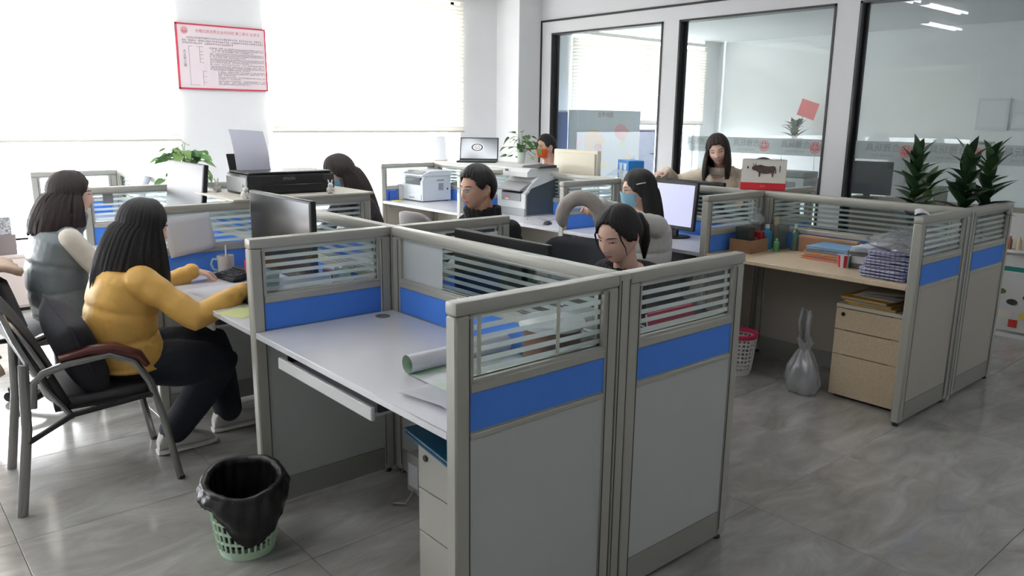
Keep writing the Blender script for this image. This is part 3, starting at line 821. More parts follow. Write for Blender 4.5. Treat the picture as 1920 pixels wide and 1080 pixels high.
# ---- chairs
def swivel_chair(label, loc, rz, back_mat, top=0.92, bw=0.23, group='swivel office chairs'):
    """faces local +x"""
    t = thing('office_chair', label, 'chair', loc, rz, group)
    def back(u, v):
        y = bw*(2*u-1); z = 0.50+(top-0.50)*v
        wv = 1-0.16*max(0, v-0.6)/0.4*abs(2*u-1)**2
        return (-0.24-0.07*v+0.05*abs(2*u-1)**2, y*wv, z-0.04*abs(2*u-1)**4*(v > 0.9))
    b = MB().grid(11, 9, back).build('backrest', back_mat, t, 'all')
    md = b.modifiers.new('thick', 'SOLIDIFY'); md.thickness = 0.035; md.offset = 0
    MB().box(-0.24, 0.24, -0.24, 0.24, 0.385, 0.45, b=0.03).build('seat', back_mat, t, True)
    MB().tube([(-0.12, 0, 0.39), (-0.28, 0, 0.39), (-0.31, 0, 0.60)], 0.02, n=8).build('back_bar', BLACKP, t, True)
    MB().tube([(0, 0, 0.10), (0, 0, 0.39)], 0.025, n=10).build('gas_lift', BLACKP, t, True)
    for k in range(5):
        a = 2*math.pi*k/5
        lg = MB().tube([(0, 0, 0.11), (0.28*math.cos(a), 0.28*math.sin(a), 0.07)], [0.028, 0.016], n=8).build('leg', BLACKP, t, True)
        MB().lathe([(0.0, -0.012), (0.028, -0.012), (0.028, 0.012), (0.0, 0.012)], n=12, cap=False, M=T(0.28*math.cos(a), 0.28*math.sin(a), 0.029) @ RZ(a) @ RX(math.pi/2)).build('caster', BLACKP, lg, True)
    return t
MESHG = pbr('charcoal_fabric', (58, 60, 66), 0.75, bump=0.2, bscale=500)
swivel_chair('charcoal office chair with the grey neck pillow on its backrest', (0.98, 1.30, 0), math.pi+0.35, MESHG, top=0.945)
swivel_chair('pale grey empty office chair in the aisle before the white printer', (1.72, 3.36, 0), 0.1, pbr('pale_grey_fabric', (150, 146, 144), 0.7), top=0.885, bw=0.19)

# visitor chair under the woman in yellow
def visitor_chair():
    t = thing('visitor_chair', 'steel-framed visitor chair with dark seat and red-brown wooden arms', 'chair', (-1.065, 2.095, 0), -0.08)
    SG = pbr('brushed_steel_tube', (150, 149, 148), 0.22, metal=1.0)
    WD = pbr('red_brown_wood', (92, 42, 34), 0.35, noise=0.2, nscale=8, stretch=(1, 8, 8))
    LE = pbr('black_leatherette', (38, 38, 40), 0.45, bump=0.1, bscale=300)
    for s in (-1, 1):
        y = 0.265*s
        MB().tube([(0.285, y, 0.0), (0.235, y, 0.30), (0.195, y, 0.47), (0.14, y, 0.57), (0.05, y, 0.615), (-0.10, y, 0.60), (-0.19, y, 0.575), (-0.225, y, 0.54), (-0.235, y, 0.44)], 0.0115, n=10, flat=1.4).build('arm_tube', SG, t, True)
        MB().tube([(-0.315, y, 0.0), (-0.265, y, 0.35), (-0.25, y, 0.62)], 0.013, n=10, flat=1.5).build('leg', SG, t, True)
        MB().tube([(-0.13, y, 0.625), (-0.02, y, 0.645), (0.07, y, 0.640), (0.16, y, 0.595), (0.19, y, 0.545)], [0.016, 0.026, 0.030, 0.028, 0.018], n=10, flat=0.75).build('armrest', WD, t, True)
        MB().tube([(-0.27, y, 0.30), (-0.10, y, 0.385), (0.20, y, 0.415)], 0.012, n=8).build('seat_rail', SG if s > 0 else BLACKP, t, True)
        MB().tube([(-0.10, y*0.97, 0.37), (-0.19, y*0.98, 0.52), (-0.27, y*0.97, 0.72), (-0.30, y*0.90, 0.82)], 0.012, n=8).build('back_upright', SG, t, True)
        MB().lathe([(0.014, 0), (0.016, 0.006), (0.014, 0.016)], (0.287, y, 0), n=10).build('foot_cap', BLACKP, t)
    m = MB().tube([(0.20, -0.265, 0.41), (0.20, 0.265, 0.41)], 0.012, n=8).build('front_bar', SG, t, True)
    def seat(u, v):
        x = -0.16+0.38*v; y = 0.245*(2*u-1)
        return (x, y, 0.445+0.012*math.sin(math.pi*u)-0.03*max(0, v-0.85)/0.15*0.5)
    b = MB().grid(9, 9, seat).build('seat', LE, t, 'all'); md = b.modifiers.new('thick', 'SOLIDIFY'); md.thickness = 0.045
    def back(u, v):
        y = 0.25*(2*u-1)*(1-0.1*v**3)
        return (-0.115-0.165*v-0.03*v*v-0.05*math.sin(math.pi*u), y, 0.42+0.45*v-0.05*v**4*abs(2*u-1)**3)
    b = MB().grid(13, 11, back).build('backrest', LE, t, 'all'); md = b.modifiers.new('thick', 'SOLIDIFY'); md.thickness = 0.035; md.offset = 0
    pts = [Vector(back(k/12, 1.0)) for k in range(13)]
    pts = [Vector(back(0, v)) for v in (0.3, 0.6, 0.85)] + pts + [Vector(back(1, v)) for v in (0.85, 0.6, 0.3)]
    MB().tube(pts, 0.013, n=8).build('back_rim', SG, t, True)
    return t
visitor_chair()
def cushion(label, loc, rot, sx, sy, th, mat, name='cushion'):
    def f(u, v, s):
        a, b = 2*u-1, 2*v-1
        e = (max(0, 1-a**4)*max(0, 1-b**4))**0.45
        pinch = 1-0.10*(1-abs(a)**2)*abs(b)**3-0.10*(1-abs(b)**2)*abs(a)**3
        return (s*th/2*e, a*sx/2*pinch, b*sy/2*pinch)
    m = MB().grid(17, 17, lambda u, v: f(u, v, 1)).grid(17, 17, lambda u, v: f(u, v, -1))
    t = thing(name, label, 'cushion', loc, rot=rot)
    me = m.mesh('cover', 'all'); bm = bmesh.new(); bm.from_mesh(me)
    bmesh.ops.remove_doubles(bm, verts=bm.verts[:], dist=0.0005); bmesh.ops.recalc_face_normals(bm, faces=bm.faces[:])
    bm.to_mesh(me); bm.free()
    link('cover', me, mat, t)
    pts = []
    for k in range(64):
        q = k/16
        u, v = ((q, 0), (1, q-1), (3-q, 1), (0, 4-q))[int(q)]
        pts.append(f(u, v, 1))
    MB().tube(pts+[pts[0]], 0.0045, n=6, cap=False).build('piping', mat, t, 'all')
    return t
cushion('dark charcoal square cushion propped against the backrest of the visitor chair', (-1.125, 2.0, 0.625), (0.25, -0.33, 0.0), 0.34, 0.37, 0.15, pbr('charcoal_cushion', (48, 48, 53), 0.9, bump=0.2, bscale=250))

for lb, x, y, rz in (('under the man with glasses', 1.12, 1.86, math.pi), ('under the woman in black', 0.93, 0.66, math.pi+0.3), ('under the woman behind the black printer', 1.08, 3.20, math.pi),
                     ('under the masked woman in white', 2.16, 1.70, 2.75), ('under the man in the orange mask', 4.02, 4.38, math.pi), ('under the person behind the ox calendar', 3.95, 1.60, math.pi)):
    swivel_chair('low dark office chair '+lb, (x, y, 0), rz, MESHG, top=0.74)
# W1's chair with a coat hung over it
swivel_chair('grey office chair under the woman in the vest', (-0.98, 3.22, 0), 0.05, pbr('chair_grey', (70, 70, 74), 0.8), top=0.78)
def coat():
    def f(u, v):
        a = 2*u-1; w = 0.05*math.sin(9*u*3.1+2*v)*v
        return (-1.315-0.05*math.sin(math.pi*v)+w*0.5-0.04*(1-v), 3.08+0.25*a*(1-0.25*v), 0.80-0.50*v-0.03*math.sin(11*u)*v)
    t = thing('coat', 'beige coat with pink scarf fringe hung over a chair back at the left edge', 'coat', (0, 0, 0))
    o = MB().grid(22, 16, f).build('cloth', pbr('beige_wool', (196, 172, 152), 0.95, noise=0.12, nscale=25), t, 'all')
    md = o.modifiers.new('thick', 'SOLIDIFY'); md.thickness = 0.03
    for k in range(9):
        x, y = -1.33, 2.92+0.035*k
        MB().tube([(x, y, 0.36), (x-0.005, y+0.004*(k % 3), 0.28), (x+0.004, y, 0.20-0.02*(k % 2))], [0.012, 0.010, 0.003], n=6).build('fringe', pbr('pink_wool', (206, 160, 146), 0.95), t, 'all')
    o = MB().grid(10, 8, lambda u, v: (-1.34+0.20*v, 2.92+0.32*u, 0.80+0.035*math.sin(math.pi*v)+0.012*math.sin(14*u))).build('collar', pbr('beige_wool', (196, 172, 152), 0.95), t, 'all')
    md = o.modifiers.new('thick', 'SOLIDIFY'); md.thickness = 0.03
coat()
# ---- neck pillow on the charcoal chair
def neck_pillow():
    t = thing('neck_pillow', 'pale grey U-shaped neck pillow standing on the charcoal chair back', 'pillow', (1.255, 1.40, 0.945), 0.785)
    pts = []; n = 21
    for k in range(n):
        a = math.pi*(-0.16+1.32*k/(n-1)); r = 0.100
        pts.append((0.0, r*1.02*math.cos(a), 0.107+r*1.08*math.sin(a)))
    rad = [0.030+0.012*math.sin(math.pi*k/(n-1))**0.6 for k in range(n)]; rad[0] = rad[-1] = 0.012; rad[1] = rad[-2] = 0.026
    MB().tube(pts, rad, n=14, flat=1.0).build('cover', pbr('grey_plush', (186, 178, 170), 0.95, noise=0.08, nscale=60, bump=0.4, bscale=300), t, 'all')
    MB().tube([(0.036, 0.03*math.cos(0.3*k)+0.0, 0.10+0.004*k) for k in range(3)], 0.003, n=5).build('toggle', GREYP, t)
neck_pillow()

# ---- waste bins
def bin_(name, label, loc, rt, rb, h, mat, rim_mat, liner=None, sticker=False, nslot=30, nrow=5):
    t = thing(name, label, 'bin', loc, group='waste baskets')
    r = lambda z: rb+(rt-rb)*z/h
    MB().lathe([(0, 0.0), (rb, 0.0), (rb+0.001, 0.03), (rb-0.003, 0.03), (rb-0.004, 0.004), (0, 0.004)], n=40, cap=False).build('base', mat, t, True)
    m = MB()
    for k in range(nslot):
        a = 2*math.pi*k/nslot
        for kk in (0,):
            z0, z1 = 0.028, h-0.03
            m.tube([(r(z0)*math.cos(a), r(z0)*math.sin(a), z0), (r(z1)*math.cos(a), r(z1)*math.sin(a), z1)], 0.0052, n=4)
    for j in range(nrow+1):
        z = 0.028+(h-0.058)*j/nrow
        m.lathe([(r(z)-0.0025, z-0.005), (r(z)+0.0035, z-0.005), (r(z)+0.0035, z+0.005), (r(z)-0.0025, z+0.005), (r(z)-0.0025, z-0.005)], n=40, cap=False)
    o = m.build('lattice', mat, t); o['kind'] = 'stuff'
    MB().lathe([(r(h-0.03)-0.003, h-0.03), (r(h)+0.002, h-0.03), (r(h)+0.008, h-0.004), (r(h)+0.004, h), (r(h)-0.004, h), (r(h-0.03)-0.003, h-0.03)], n=40, cap=False).build('rim', rim_mat, t, True)
    if liner:
        # bag: lines the inside, folds over the rim and hangs down outside in a pointed flap
        drop = lambda a: 0.06+0.13*max(0, math.cos((a-math.radians(-95))))**3+0.012*math.sin(5*a)
        lip = lambda a: h+0.018-0.022*math.cos(a-math.radians(-111))+0.004*math.sin(4*a)
        def f(u, v):
            a = 2*math.pi*u; cr = 0.0022*math.sin(17*a+9*v)+0.0012*math.sin(41*a-7*v)
            if v < 0.4:
                q = v/0.4; z = 0.05+(lip(a)-0.05)*q; R = r(z)-0.014+cr
            elif v < 0.55:
                q = (v-0.4)/0.15; th = math.pi*q; z = lip(a)+0.016*math.sin(th); R = r(h)-0.014+0.017*(1-math.cos(th))+cr*0.6
            else:
                q = (v-0.55)/0.45; z = lip(a)-drop(a)*q; R = r(max(z, 0))+0.012+0.02*math.sin(math.pi*min(q, 0.8))+cr*1.5
            return (R*math.cos(a), R*math.sin(a), z)
        MB().grid(96, 30, f, closeu=True).build('bin_liner', liner, t, 'all', fix=False)
        MB().lathe([(0, 0.05), (rb+0.005, 0.05)], n=24, cap=False).build('liner_floor', liner, t)
    if sticker:
        a0 = math.radians(-78)
        def st(z0, z1, w, mt, nm, dr=0.006):
            MB().grid(7, 3, lambda u, v: ((r(z0+(z1-z0)*v)+dr)*math.cos(a0+w*(u-0.5)), (r(z0+(z1-z0)*v)+dr)*math.sin(a0+w*(u-0.5)), z0+(z1-z0)*v)).build(nm, mt, t, fix=False)
        st(0.085, 0.115, 0.55, pbr('sticker_blue', (52, 128, 176), 0.5), 'sticker_base')
        st(0.115, 0.16, 0.50, pbr('sticker_yellow', (226, 206, 70), 0.5), 'sticker')
    return t
bin_('waste_bin', 'pale green perforated waste bin with a black liner folded over its rim', (-0.80, 1.075, 0), 0.132, 0.098, 0.255,
     pbr('mint_plastic', (196, 224, 196), 0.45), pbr('mint_plastic', (196, 224, 196), 0.45), pbr('black_bin_bag', (20, 20, 21), 0.35, spec=0.5), True)
bin_('waste_bin', 'white lattice waste bin with a pink rim under the beige desk', (2.44, 1.13, 0), 0.12, 0.09, 0.27,
     pbr('white_plastic', (222, 222, 220), 0.45), pbr('pink_plastic', (214, 60, 96), 0.45), None, False, 24, 8)

# ---- drawer pedestals
def pedestal(label, x0, x1, y0, y1, h, mat, cuts, topmat=None):
    cx, cy = (x0+x1)/2, (y0+y1)/2
    t = thing('drawer_pedestal', label, 'cabinet', (cx, cy, 0), group='drawer pedestals')
    hx, hy = (x1-x0)/2, (y1-y0)/2
    B(-hx+0.018, hx, -hy, hy, 0.012, h-0.022).build('body', mat, t)
    B(-hx, hx, -hy-0.001, hy+0.001, h-0.022, h, b=0.002).build('top', topmat or mat, t)
    B(-hx+0.03, hx-0.02, -hy+0.02, hy-0.02, 0.0, 0.012).build('plinth', BLACKP, t)
    for a, b in zip(cuts[:-1], cuts[1:]):
        d = B(-hx, -hx+0.017, -hy+0.001, hy-0.001, a+0.0025, b-0.0025, b=0.0015).build('drawer', mat, t)
        B(-hx+0.004, -hx+0.02, -hy+0.06, hy-0.06, b-0.0024, b+0.0024).build('finger_gap', SEAM, d)
    MB().lathe([(0, 0), (0.011, 0), (0.011, 0.004), (0, 0.005)], n=14, cap=False, M=T(-hx-0.001, hy-0.045, cuts[-1]-0.035) @ RY(-math.pi/2)).build('lock', BLACKP, t)
    return t
pedestal('beige maple three-drawer pedestal under the beige desk', 2.50, 2.915, 0.155, 0.535, 0.56, WOOD, [0.014, 0.262, 0.408, 0.536], pbr('cream_top', (214, 206, 188), 0.45))
pedestal('grey three-drawer pedestal under the empty desk', -0.46, -0.06, 0.045, 0.435, 0.56, pbr('ped_grey', (176, 174, 166), 0.5), [0.014, 0.23, 0.385, 0.536])
t = thing('document_tray', 'dark teal-blue folder lying on the grey pedestal under the empty desk', 'folder', (-0.36, 0.27, 0.56), -0.15)
B(-0.15, 0.12, -0.2, 0.2, 0, 0.006, b=0.002).build('cover', pbr('teal_blue', (24, 92, 124), 0.4), t)
B(-0.14, 0.11, -0.19, 0.19, 0.006, 0.016).build('pages', PAPER, t)
B(-0.15, 0.12, -0.2, 0.2, 0.016, 0.021, b=0.002).build('cover', pbr('teal_blue', (24, 92, 124), 0.4), t)
t = thing('power_box', 'pale grey power box with a cable on the panel under the empty desk', 'box', (-0.085, 0.97, 0.04))
B(-0.045, 0.045, -0.05, 0.05, 0, 0.17, b=0.004).build('case', pbr('pale_grey_metal', (168, 166, 158), 0.5), t)
B(-0.047, -0.044, -0.035, 0.035, 0.03, 0.13).build('cover_plate', LIGHTP, t)
MB().tube([(-0.05, -0.01, 0.02), (-0.10, -0.02, -0.02), (-0.12, 0.04, -0.034)], 0.004, n=6).build('cable', GREYP, t, True)

# ---- printed poster rolled up on the empty desk
def print_mat():
    m = bpy.data.materials.new('green_print'); m.use_nodes = True; nt = m.node_tree; b = nt.nodes['Principled BSDF']
    tc = nt.nodes.new('ShaderNodeTexCoord'); n = nt.nodes.new('ShaderNodeTexNoise'); n.inputs['Scale'].default_value = 7
    nt.links.new(tc.outputs['Object'], n.inputs['Vector'])
    r = nt.nodes.new('ShaderNodeValToRGB'); e = r.color_ramp.elements
    e[0].position = 0.42; e[0].color = (*lin((176, 206, 176)), 1); e[1].position = 0.6; e[1].color = (*lin((228, 230, 232)), 1)
    nt.links.new(n.outputs['Fac'], r.inputs['Fac'])
    # printed on one side only: the back of the sheet stays white
    ge = nt.nodes.new('ShaderNodeNewGeometry'); mx = nt.nodes.new('ShaderNodeMix'); mx.data_type = 'RGBA'
    nt.links.new(ge.outputs['Backfacing'], mx.inputs['Factor']); nt.links.new(r.outputs[0], mx.inputs['A'])
    mx.inputs['B'].default_value = (*lin((226, 226, 230)), 1)
    nt.links.new(mx.outputs['Result'], b.inputs['Base Color'])
    b.inputs['Roughness'].default_value = 0.4
    return m
t = thing('printed_poster', 'large printed sheet with green picture, curled up along its far edge on the empty desk', 'poster', (-0.24, 0.29, ZD))
def roll(u, v):
    x = -0.22+0.42*u
    if v < 0.62: return (x, -0.22+0.42*v/0.62, 0.004+0.003*math.sin(6*u))
    th = (v-0.62)/0.38*2.1*math.pi; r = 0.034-0.006*th/6.3
    return (x, 0.20+r*math.sin(th), 0.004+r*(1-math.cos(th)))
o = MB().grid(14, 40, roll).build('sheet', print_mat(), t, 'all', fix=False)
def blot(x, y, rx, ry, c, nm, z=0.0085):
    MB().lathe([(0, 0), (1, 0)], n=16, cap=False, M=T(x, y, z) @ Matrix.Diagonal((rx, ry, 1, 1))).build(nm, pbr(nm+str(c[0]), c, 0.5), t, fix=False)
for k in range(3):
    blot(-0.09+0.075*k, -0.09+0.035*k, 0.045, 0.024, (236, 236, 236), 'printed_shape')
    blot(-0.10+0.075*k, -0.095+0.035*k, 0.017, 0.012, (40, 40, 44), 'printed_patch', 0.0095)
blot(0.08, -0.12, 0.06, 0.008, (84, 160, 200), 'printed_caption')
for k, (a, dx, dy) in enumerate(((0.18, -0.04, 0.02), (-0.1, -0.02, -0.03))):
    t = MB().grid(8, 6, lambda u, v: (-0.17+0.34*u, -0.12+0.24*v, 0.0016+0.012*max(0, 0.25-u)**1.2*4+0.0005*k)).build('paper_sheet', PAPER, None, 'all', loc=(-0.36+dx, 0.24+dy, ZD+0.0015*(1-k)*1.2), rot=(0, 0, a))
    tag(t, ['loose white sheet sticking out farthest under the rolled poster', 'loose white sheet directly under the rolled poster'][k], 'paper', kind='thing')
t = thing('round_tin', 'round tin with a white lid and brown-orange print, behind the front glass', 'tin', (-0.145, 0.145, ZD))
MB().lathe([(0, 0), (0.088, 0), (0.092, 0.005), (0.092, 0.19), (0, 0.19)], n=36, cap=False).build('body', pbr('tin_brown', (112, 76, 56), 0.4, noise=0.5, nscale=9), t, True)
MB().lathe([(0.0925, 0.05), (0.0928, 0.09)], n=36, cap=False).build('orange_band', pbr('tin_orange', (206, 96, 56), 0.4), t, True)
MB().lathe([(0.097, 0.185), (0.104, 0.19), (0.104, 0.205), (0.09, 0.212), (0, 0.209)], n=36, cap=False).build('lid', LIGHTP, t, True)

# ---- desk of the woman in yellow
def mug(label, loc, rz, mat):
    t = thing('mug', label, 'mug', loc, rz)
    MB().lathe([(0, 0), (0.036, 0), (0.041, 0.006), (0.043, 0.095), (0.040, 0.095), (0.038, 0.01), (0, 0.008)], n=24, cap=False).build('cup', mat, t, True)
    MB().tube([(0.041, 0, 0.078), (0.066, 0, 0.08), (0.075, 0, 0.055), (0.064, 0, 0.026), (0.040, 0, 0.018)], 0.006, n=8).build('handle', pbr('pale_blue_glaze', (176, 200, 214), 0.3), t, True)
    MB().tube([(0.0, 0.01, 0.02), (-0.012, -0.035, 0.10), (-0.02, -0.06, 0.14)], 0.004, n=6).build('spoon', LIGHTP, t, True)
mug('white mug with a pale blue handle and a spoon beside the calculator', (-0.285, 2.50, ZD), math.pi*0.97, pbr('cream_glaze', (214, 208, 202), 0.3))
t = thing('desk_calculator', 'black desk calculator with rows of keys before the white mug', 'calculator', (-0.30, 2.33, ZD+0.0105), 0.15)
MB().box(-0.07, 0.07, -0.095, 0.095, 0.0, 0.022, b=0.006, M=RY(-0.14)).build('body', BLACKP, t, True)
MB().box(0.03, 0.064, -0.085, 0.085, 0.022, 0.030, b=0.002, M=RY(-0.14)).build('display', DARKP, t)
for i in range(4):
    for j in range(6): MB().box(-0.058+i*0.021, -0.042+i*0.021, -0.085+j*0.029, -0.063+j*0.029, 0.022, 0.027, b=0.001, M=RY(-0.14)).build('key', DARKP, t)
def paper(label, x, y, z, sx, sy, rz, mat=PAPER, name='paper_sheet', curl=0.0, cat='paper'):
    t = MB().grid(5, 5, lambda u, v: (sx*(u-0.5), sy*(v-0.5), 0.0006+curl*(max(0, u-0.6)**2))).build(name, mat, None, 'all', loc=(x, y, z), rot=(0, 0, rz))
    md = t.modifiers.new('t', 'SOLIDIFY'); md.thickness = 0.0006
    return tag(t, label, cat, kind='thing')
paper('white sheet under the hands of the woman in yellow', -0.44, 2.02, ZD, 0.30, 0.42, 0.1)
paper('pale yellow-green note sheet at the front edge of the yellow jacket desk', -0.55, 1.62, ZD, 0.16, 0.17, 0.35, pbr('pale_green_paper', (208, 214, 150), 0.8), 'note_sheet')
t = thing('keyboard', 'black keyboard under the right sleeve of the woman in yellow', 'keyboard', (-0.42, 1.66, ZD), 0.0)
B(-0.065, 0.065, -0.2, 0.2, 0, 0.014, b=0.004).build('case', BLACKP, t, True)
for i in range(5):
    for j in range(14): B(-0.056+i*0.023, -0.037+i*0.023, -0.19+j*0.0272, -0.168+j*0.0272, 0.014, 0.020).build('key', DARKP, t)
t = thing('pen_cup', 'red pen cup beside the dark monitor', 'cup', (-0.235, 2.27, ZD))
MB().lathe([(0, 0), (0.036, 0), (0.04, 0.10), (0.037, 0.10), (0.033, 0.005), (0, 0.005)], n=20, cap=False).build('cup', pbr('bright_red_plastic', (196, 28, 48), 0.4), t, True)
for k in range(4):
    a = 1.6*k
    MB().tube([(0.012*math.cos(a), 0.012*math.sin(a), 0.006), (0.034*math.cos(a), 0.034*math.sin(a), 0.17+0.02*k)], 0.004, n=6).build('pen', pbr('pen_%d' % k, [(196, 28, 48), (230, 230, 226), (200, 60, 50), (40, 60, 130)][k], 0.4), t, True)
def crumpled(label, name, cat, loc, r, seed, mat, handles=False, knots=3, group=None):
    """plastic bag: squashed lumpy body with a gathered mouth"""
    rnd = random.Random(seed); ph = [rnd.uniform(0, 6.28) for _ in range(8)]
    t = thing(name, label, cat, loc, rnd.uniform(0, 6), group)
    def f(u, v):
        a = 2*math.pi*u
        p = [(0.0, 0.0), (0.75, 0.0), (1.0, 0.22), (0.92, 0.5), (0.55, 0.78), (0.30, 0.92), (0.42, 1.05), (0.5, 1.15)]
        q = v*(len(p)-1); i = min(int(q), len(p)-2); w = q-i
        R = p[i][0]*(1-w)+p[i+1][0]*w; z = p[i][1]*(1-w)+p[i+1][1]*w
        k = 1+0.13*math.sin(2*a+ph[0]+3*v)+0.07*math.sin(5*a+ph[1]-7*v)+0.045*math.sin(11*a+ph[2]+13*v)+0.03*math.sin(19*a+ph[4]-23*v)
        return (R*k*r[0]*math.cos(a), R*k*r[1]*math.sin(a), (z+0.06*math.sin(5*a+ph[3])*v)*r[2])
    MB().grid(36, 22, f, closeu=True).build('film', mat, t, 'all', fix=False)
    if handles:
        for s in (-1, 1):
            MB().tube([(s*r[0]*0.25, 0, r[2]*0.95), (s*r[0]*0.55, 0.02, r[2]*1.4), (s*r[0]*0.45, 0.01, r[2]*1.75), (s*r[0]*0.2, -0.01, r[2]*1.65), (s*r[0]*0.12, 0, r[2]*1.05)], 0.012, n=6, flat=0.5).build('handle', mat, t, 'all')
    return t
CLEARBAG = glassy('clear_plastic_film', rgb=(244, 246, 248), refl=0.22, rough=0.12, body=0.22, bodyrgb=(224, 226, 232))
MILKBAG = glassy('milky_plastic_film', rgb=(238, 240, 242), refl=0.12, rough=0.2, body=0.62, bodyrgb=(220, 222, 226))
crumpled('pale green-white plastic bag behind the glass of the second partition', 'plastic_bag', 'bag', (-0.13, 1.50, ZD), (0.09, 0.08, 0.14), 4, glassy('pale_green_film', rgb=(226, 242, 234), refl=0.12, rough=0.2, body=0.6, bodyrgb=(196, 222, 212)))
t = thing('carton', 'small white carton with red and black print behind the second partition', 'box', (-0.075, 1.70, ZD), 0.1)
B(-0.035, 0.035, -0.05, 0.05, 0, 0.13, b=0.002).build('carton_body', LIGHTP, t)
B(-0.0365, -0.034, -0.04, 0.04, 0.095, 0.118).build('red_print', pbr('sticker_red', (214, 78, 88), 0.5), t)
B(-0.0365, -0.034, -0.03, 0.03, 0.03, 0.075).build('black_print', BLACKP, t)
t = thing('document_folder', 'blue document folder standing behind the dark monitor panel', 'folder', (-0.12, 1.46, ZD), 0.0)
t.location = (-0.34, 1.40, ZD)
MB().box(-0.15, 0.12, 0, 0.012, 0, 0.15, M=RX(-0.25)).build('cover', pbr('navy_folder', (34, 56, 126), 0.5), t)
MB().box(-0.14, 0.11, -0.006, 0.0, 0.005, 0.16, M=RX(-0.25)).build('pages', PAPER, t)
t = MB().grid(4, 4, lambda u, v: (0.055*(u-0.5), -0.001-0.004*v, 0.085*(v-0.5))).build('sticky_note', pbr('cyan_paper', (168, 204, 212), 0.8), None, fix=False, loc=(-0.545, AL+0.014, 0.945), rot=(0, 0.05, 0))
tag(t, 'pale cyan sticky note on the glass of the second partition', 'note', kind='thing')
def hung_doc():
    def f(u, v): return (-0.12+0.24*u, -0.012*math.sin(math.pi*u)-0.004, 0.19*v+0.02*(1-u)*(v > 0.9))
    t = MB().grid(9, 8, f).build('document', PAPER, None, 'all', loc=(-0.42, 2.6-TP/2-0.004, 0.872), rot=(0, -0.16, 0))
    md = t.modifiers.new('t', 'SOLIDIFY'); md.thickness = 0.002
    tag(t, 'white clear-file document leaning on the partition behind the woman in yellow', 'document', kind='thing')
hung_doc()
t = B(-0.03, 0.03, -0.002, 0.0, -0.03, 0.03).build('label_card', pbr('label_grey', (132, 132, 138), 0.6), None, loc=(-0.495, 3.9-0.006, 1.045))
tag(t, 'small square grey label on the glass beside the vest woman', 'label', kind='thing')
t = MB().tube([(-0.17, 4.62, ZD+0.03), (-0.055, 4.60, 1.13)], 0.034, n=18).build('paper_tube', pbr('white_tube', (226, 228, 230), 0.6), None, True)
tag(t, 'white paper tube leaning on the desk by the left window', 'tube', kind='thing')
# things left on the low sill cabinet by the left window
t = thing('low_cabinet', 'low pinkish-grey cabinet along the left window', 'cabinet', (-1.75, 5.88, 0))
LC = pbr('pinkish_board', (206, 192, 188), 0.5)
B(-1.3, 1.05, -0.2, 0.2, 0.03, 0.44).build('body', LC, t)
B(-1.32, 1.07, -0.21, 0.21, 0.44, 0.465, b=0.004).build('top', LC, t)
for k in range(4): B(-1.29+0.585*k, -0.715+0.585*k, -0.212, -0.2, 0.05, 0.43, b=0.002).build('door', LC, t)
B(-1.28, 1.03, -0.18, 0.18, 0.0, 0.03).build('plinth', BLACKP, t)
t = thing('carton', 'dark patterned carton stacked on the low cabinet at the left edge', 'box', (-0.90, 5.80, 0.465), 0.1)
B(-0.15, 0.12, -0.12, 0.12, 0, 0.16, b=0.004).build('carton_body', pbr('taupe_card', (120, 110, 108), 0.7), t)
B(-0.14, 0.10, -0.11, 0.11, 0.16, 0.30, b=0.004).build('patterned_lid', pbr('speckled_card', (150, 150, 152), 0.6, noise=0.7, nscale=70), t)

# ---- beige desk (right row, nearest)
t = thing('cardboard_box', 'open brown cardboard box with small packets at the back of the beige desk', 'box', (2.62, 1.215, ZD), 0.05)
CB = pbr('brown_cardboard', (152, 116, 84), 0.8, noise=0.06, nscale=20)
for a in ((-0.11, 0.11, -0.075, -0.071), (-0.11, 0.11, 0.071, 0.075)): B(*a, 0, 0.085).build('side', CB, t)
for a in ((-0.11, -0.106, -0.071, 0.071), (0.106, 0.11, -0.071, 0.071)): B(*a, 0, 0.085).build('end', CB, t)
B(-0.106, 0.106, -0.071, 0.071, 0, 0.004).build('bottom', CB, t)
def small(name, label, cat, fn):
    t = thing(name, label, cat); fn(t); return t
def at(t, x, y, z, rz=0): t.location = (x, y, z); t.rotation_euler = (0, 0, rz); return t
t = thing('red_packet', 'dark red packet standing in the cardboard box', 'packet', (2.67, 1.205, ZD+0.005), 0.1)
B(-0.025, 0.025, -0.055, 0.05, 0, 0.125, b=0.006).build('wrapper', pbr('dark_red', (150, 24, 40), 0.4), t, True)
B(-0.0265, -0.024, -0.03, 0.03, 0.05, 0.09).build('print', pbr('dull_pink', (200, 120, 120), 0.5), t)
t = thing('dark_case', 'dark grey-green case standing behind the red packet', 'case', (2.60, 1.23, ZD+0.005), 0.0)
B(-0.045, 0.025, -0.05, 0.05, 0, 0.15, b=0.005).build('case_body', pbr('dark_olive', (58, 64, 60), 0.5), t, True)
B(-0.046, 0.026, -0.051, 0.051, 0.12, 0.155, b=0.005).build('case_lid', pbr('dark_olive', (58, 64, 60), 0.5), t, True)
def bottle(label, x, y, r, h, c, cap, clear=False):
    t = thing('bottle', label, 'bottle', (x, y, ZD), group='bottles on the beige desk')
    mt = glassy('tinted_%d_%d' % (c[0], c[2]), rgb=c, refl=0.1, body=0.35, bodyrgb=c) if clear else pbr('bottle_%d_%d' % (c[0], c[2]), c, 0.3)
    MB().lathe([(0, 0), (r, 0), (r, h*0.62), (r*0.85, h*0.72), (r*0.35, h*0.8), (r*0.35, h*0.86), (0, h*0.86)], n=18, cap=False).build('bottle_body', mt, t, True)
    MB().lathe([(r*0.42, h*0.84), (r*0.42, h), (0, h)], n=14, cap=False).build('cap', pbr('cap_%d' % cap[0], cap, 0.4), t, True)
bottle('bright blue squat bottle right of the cardboard box', 2.80, 1.20, 0.034, 0.16, (36, 140, 186), (230, 232, 232))
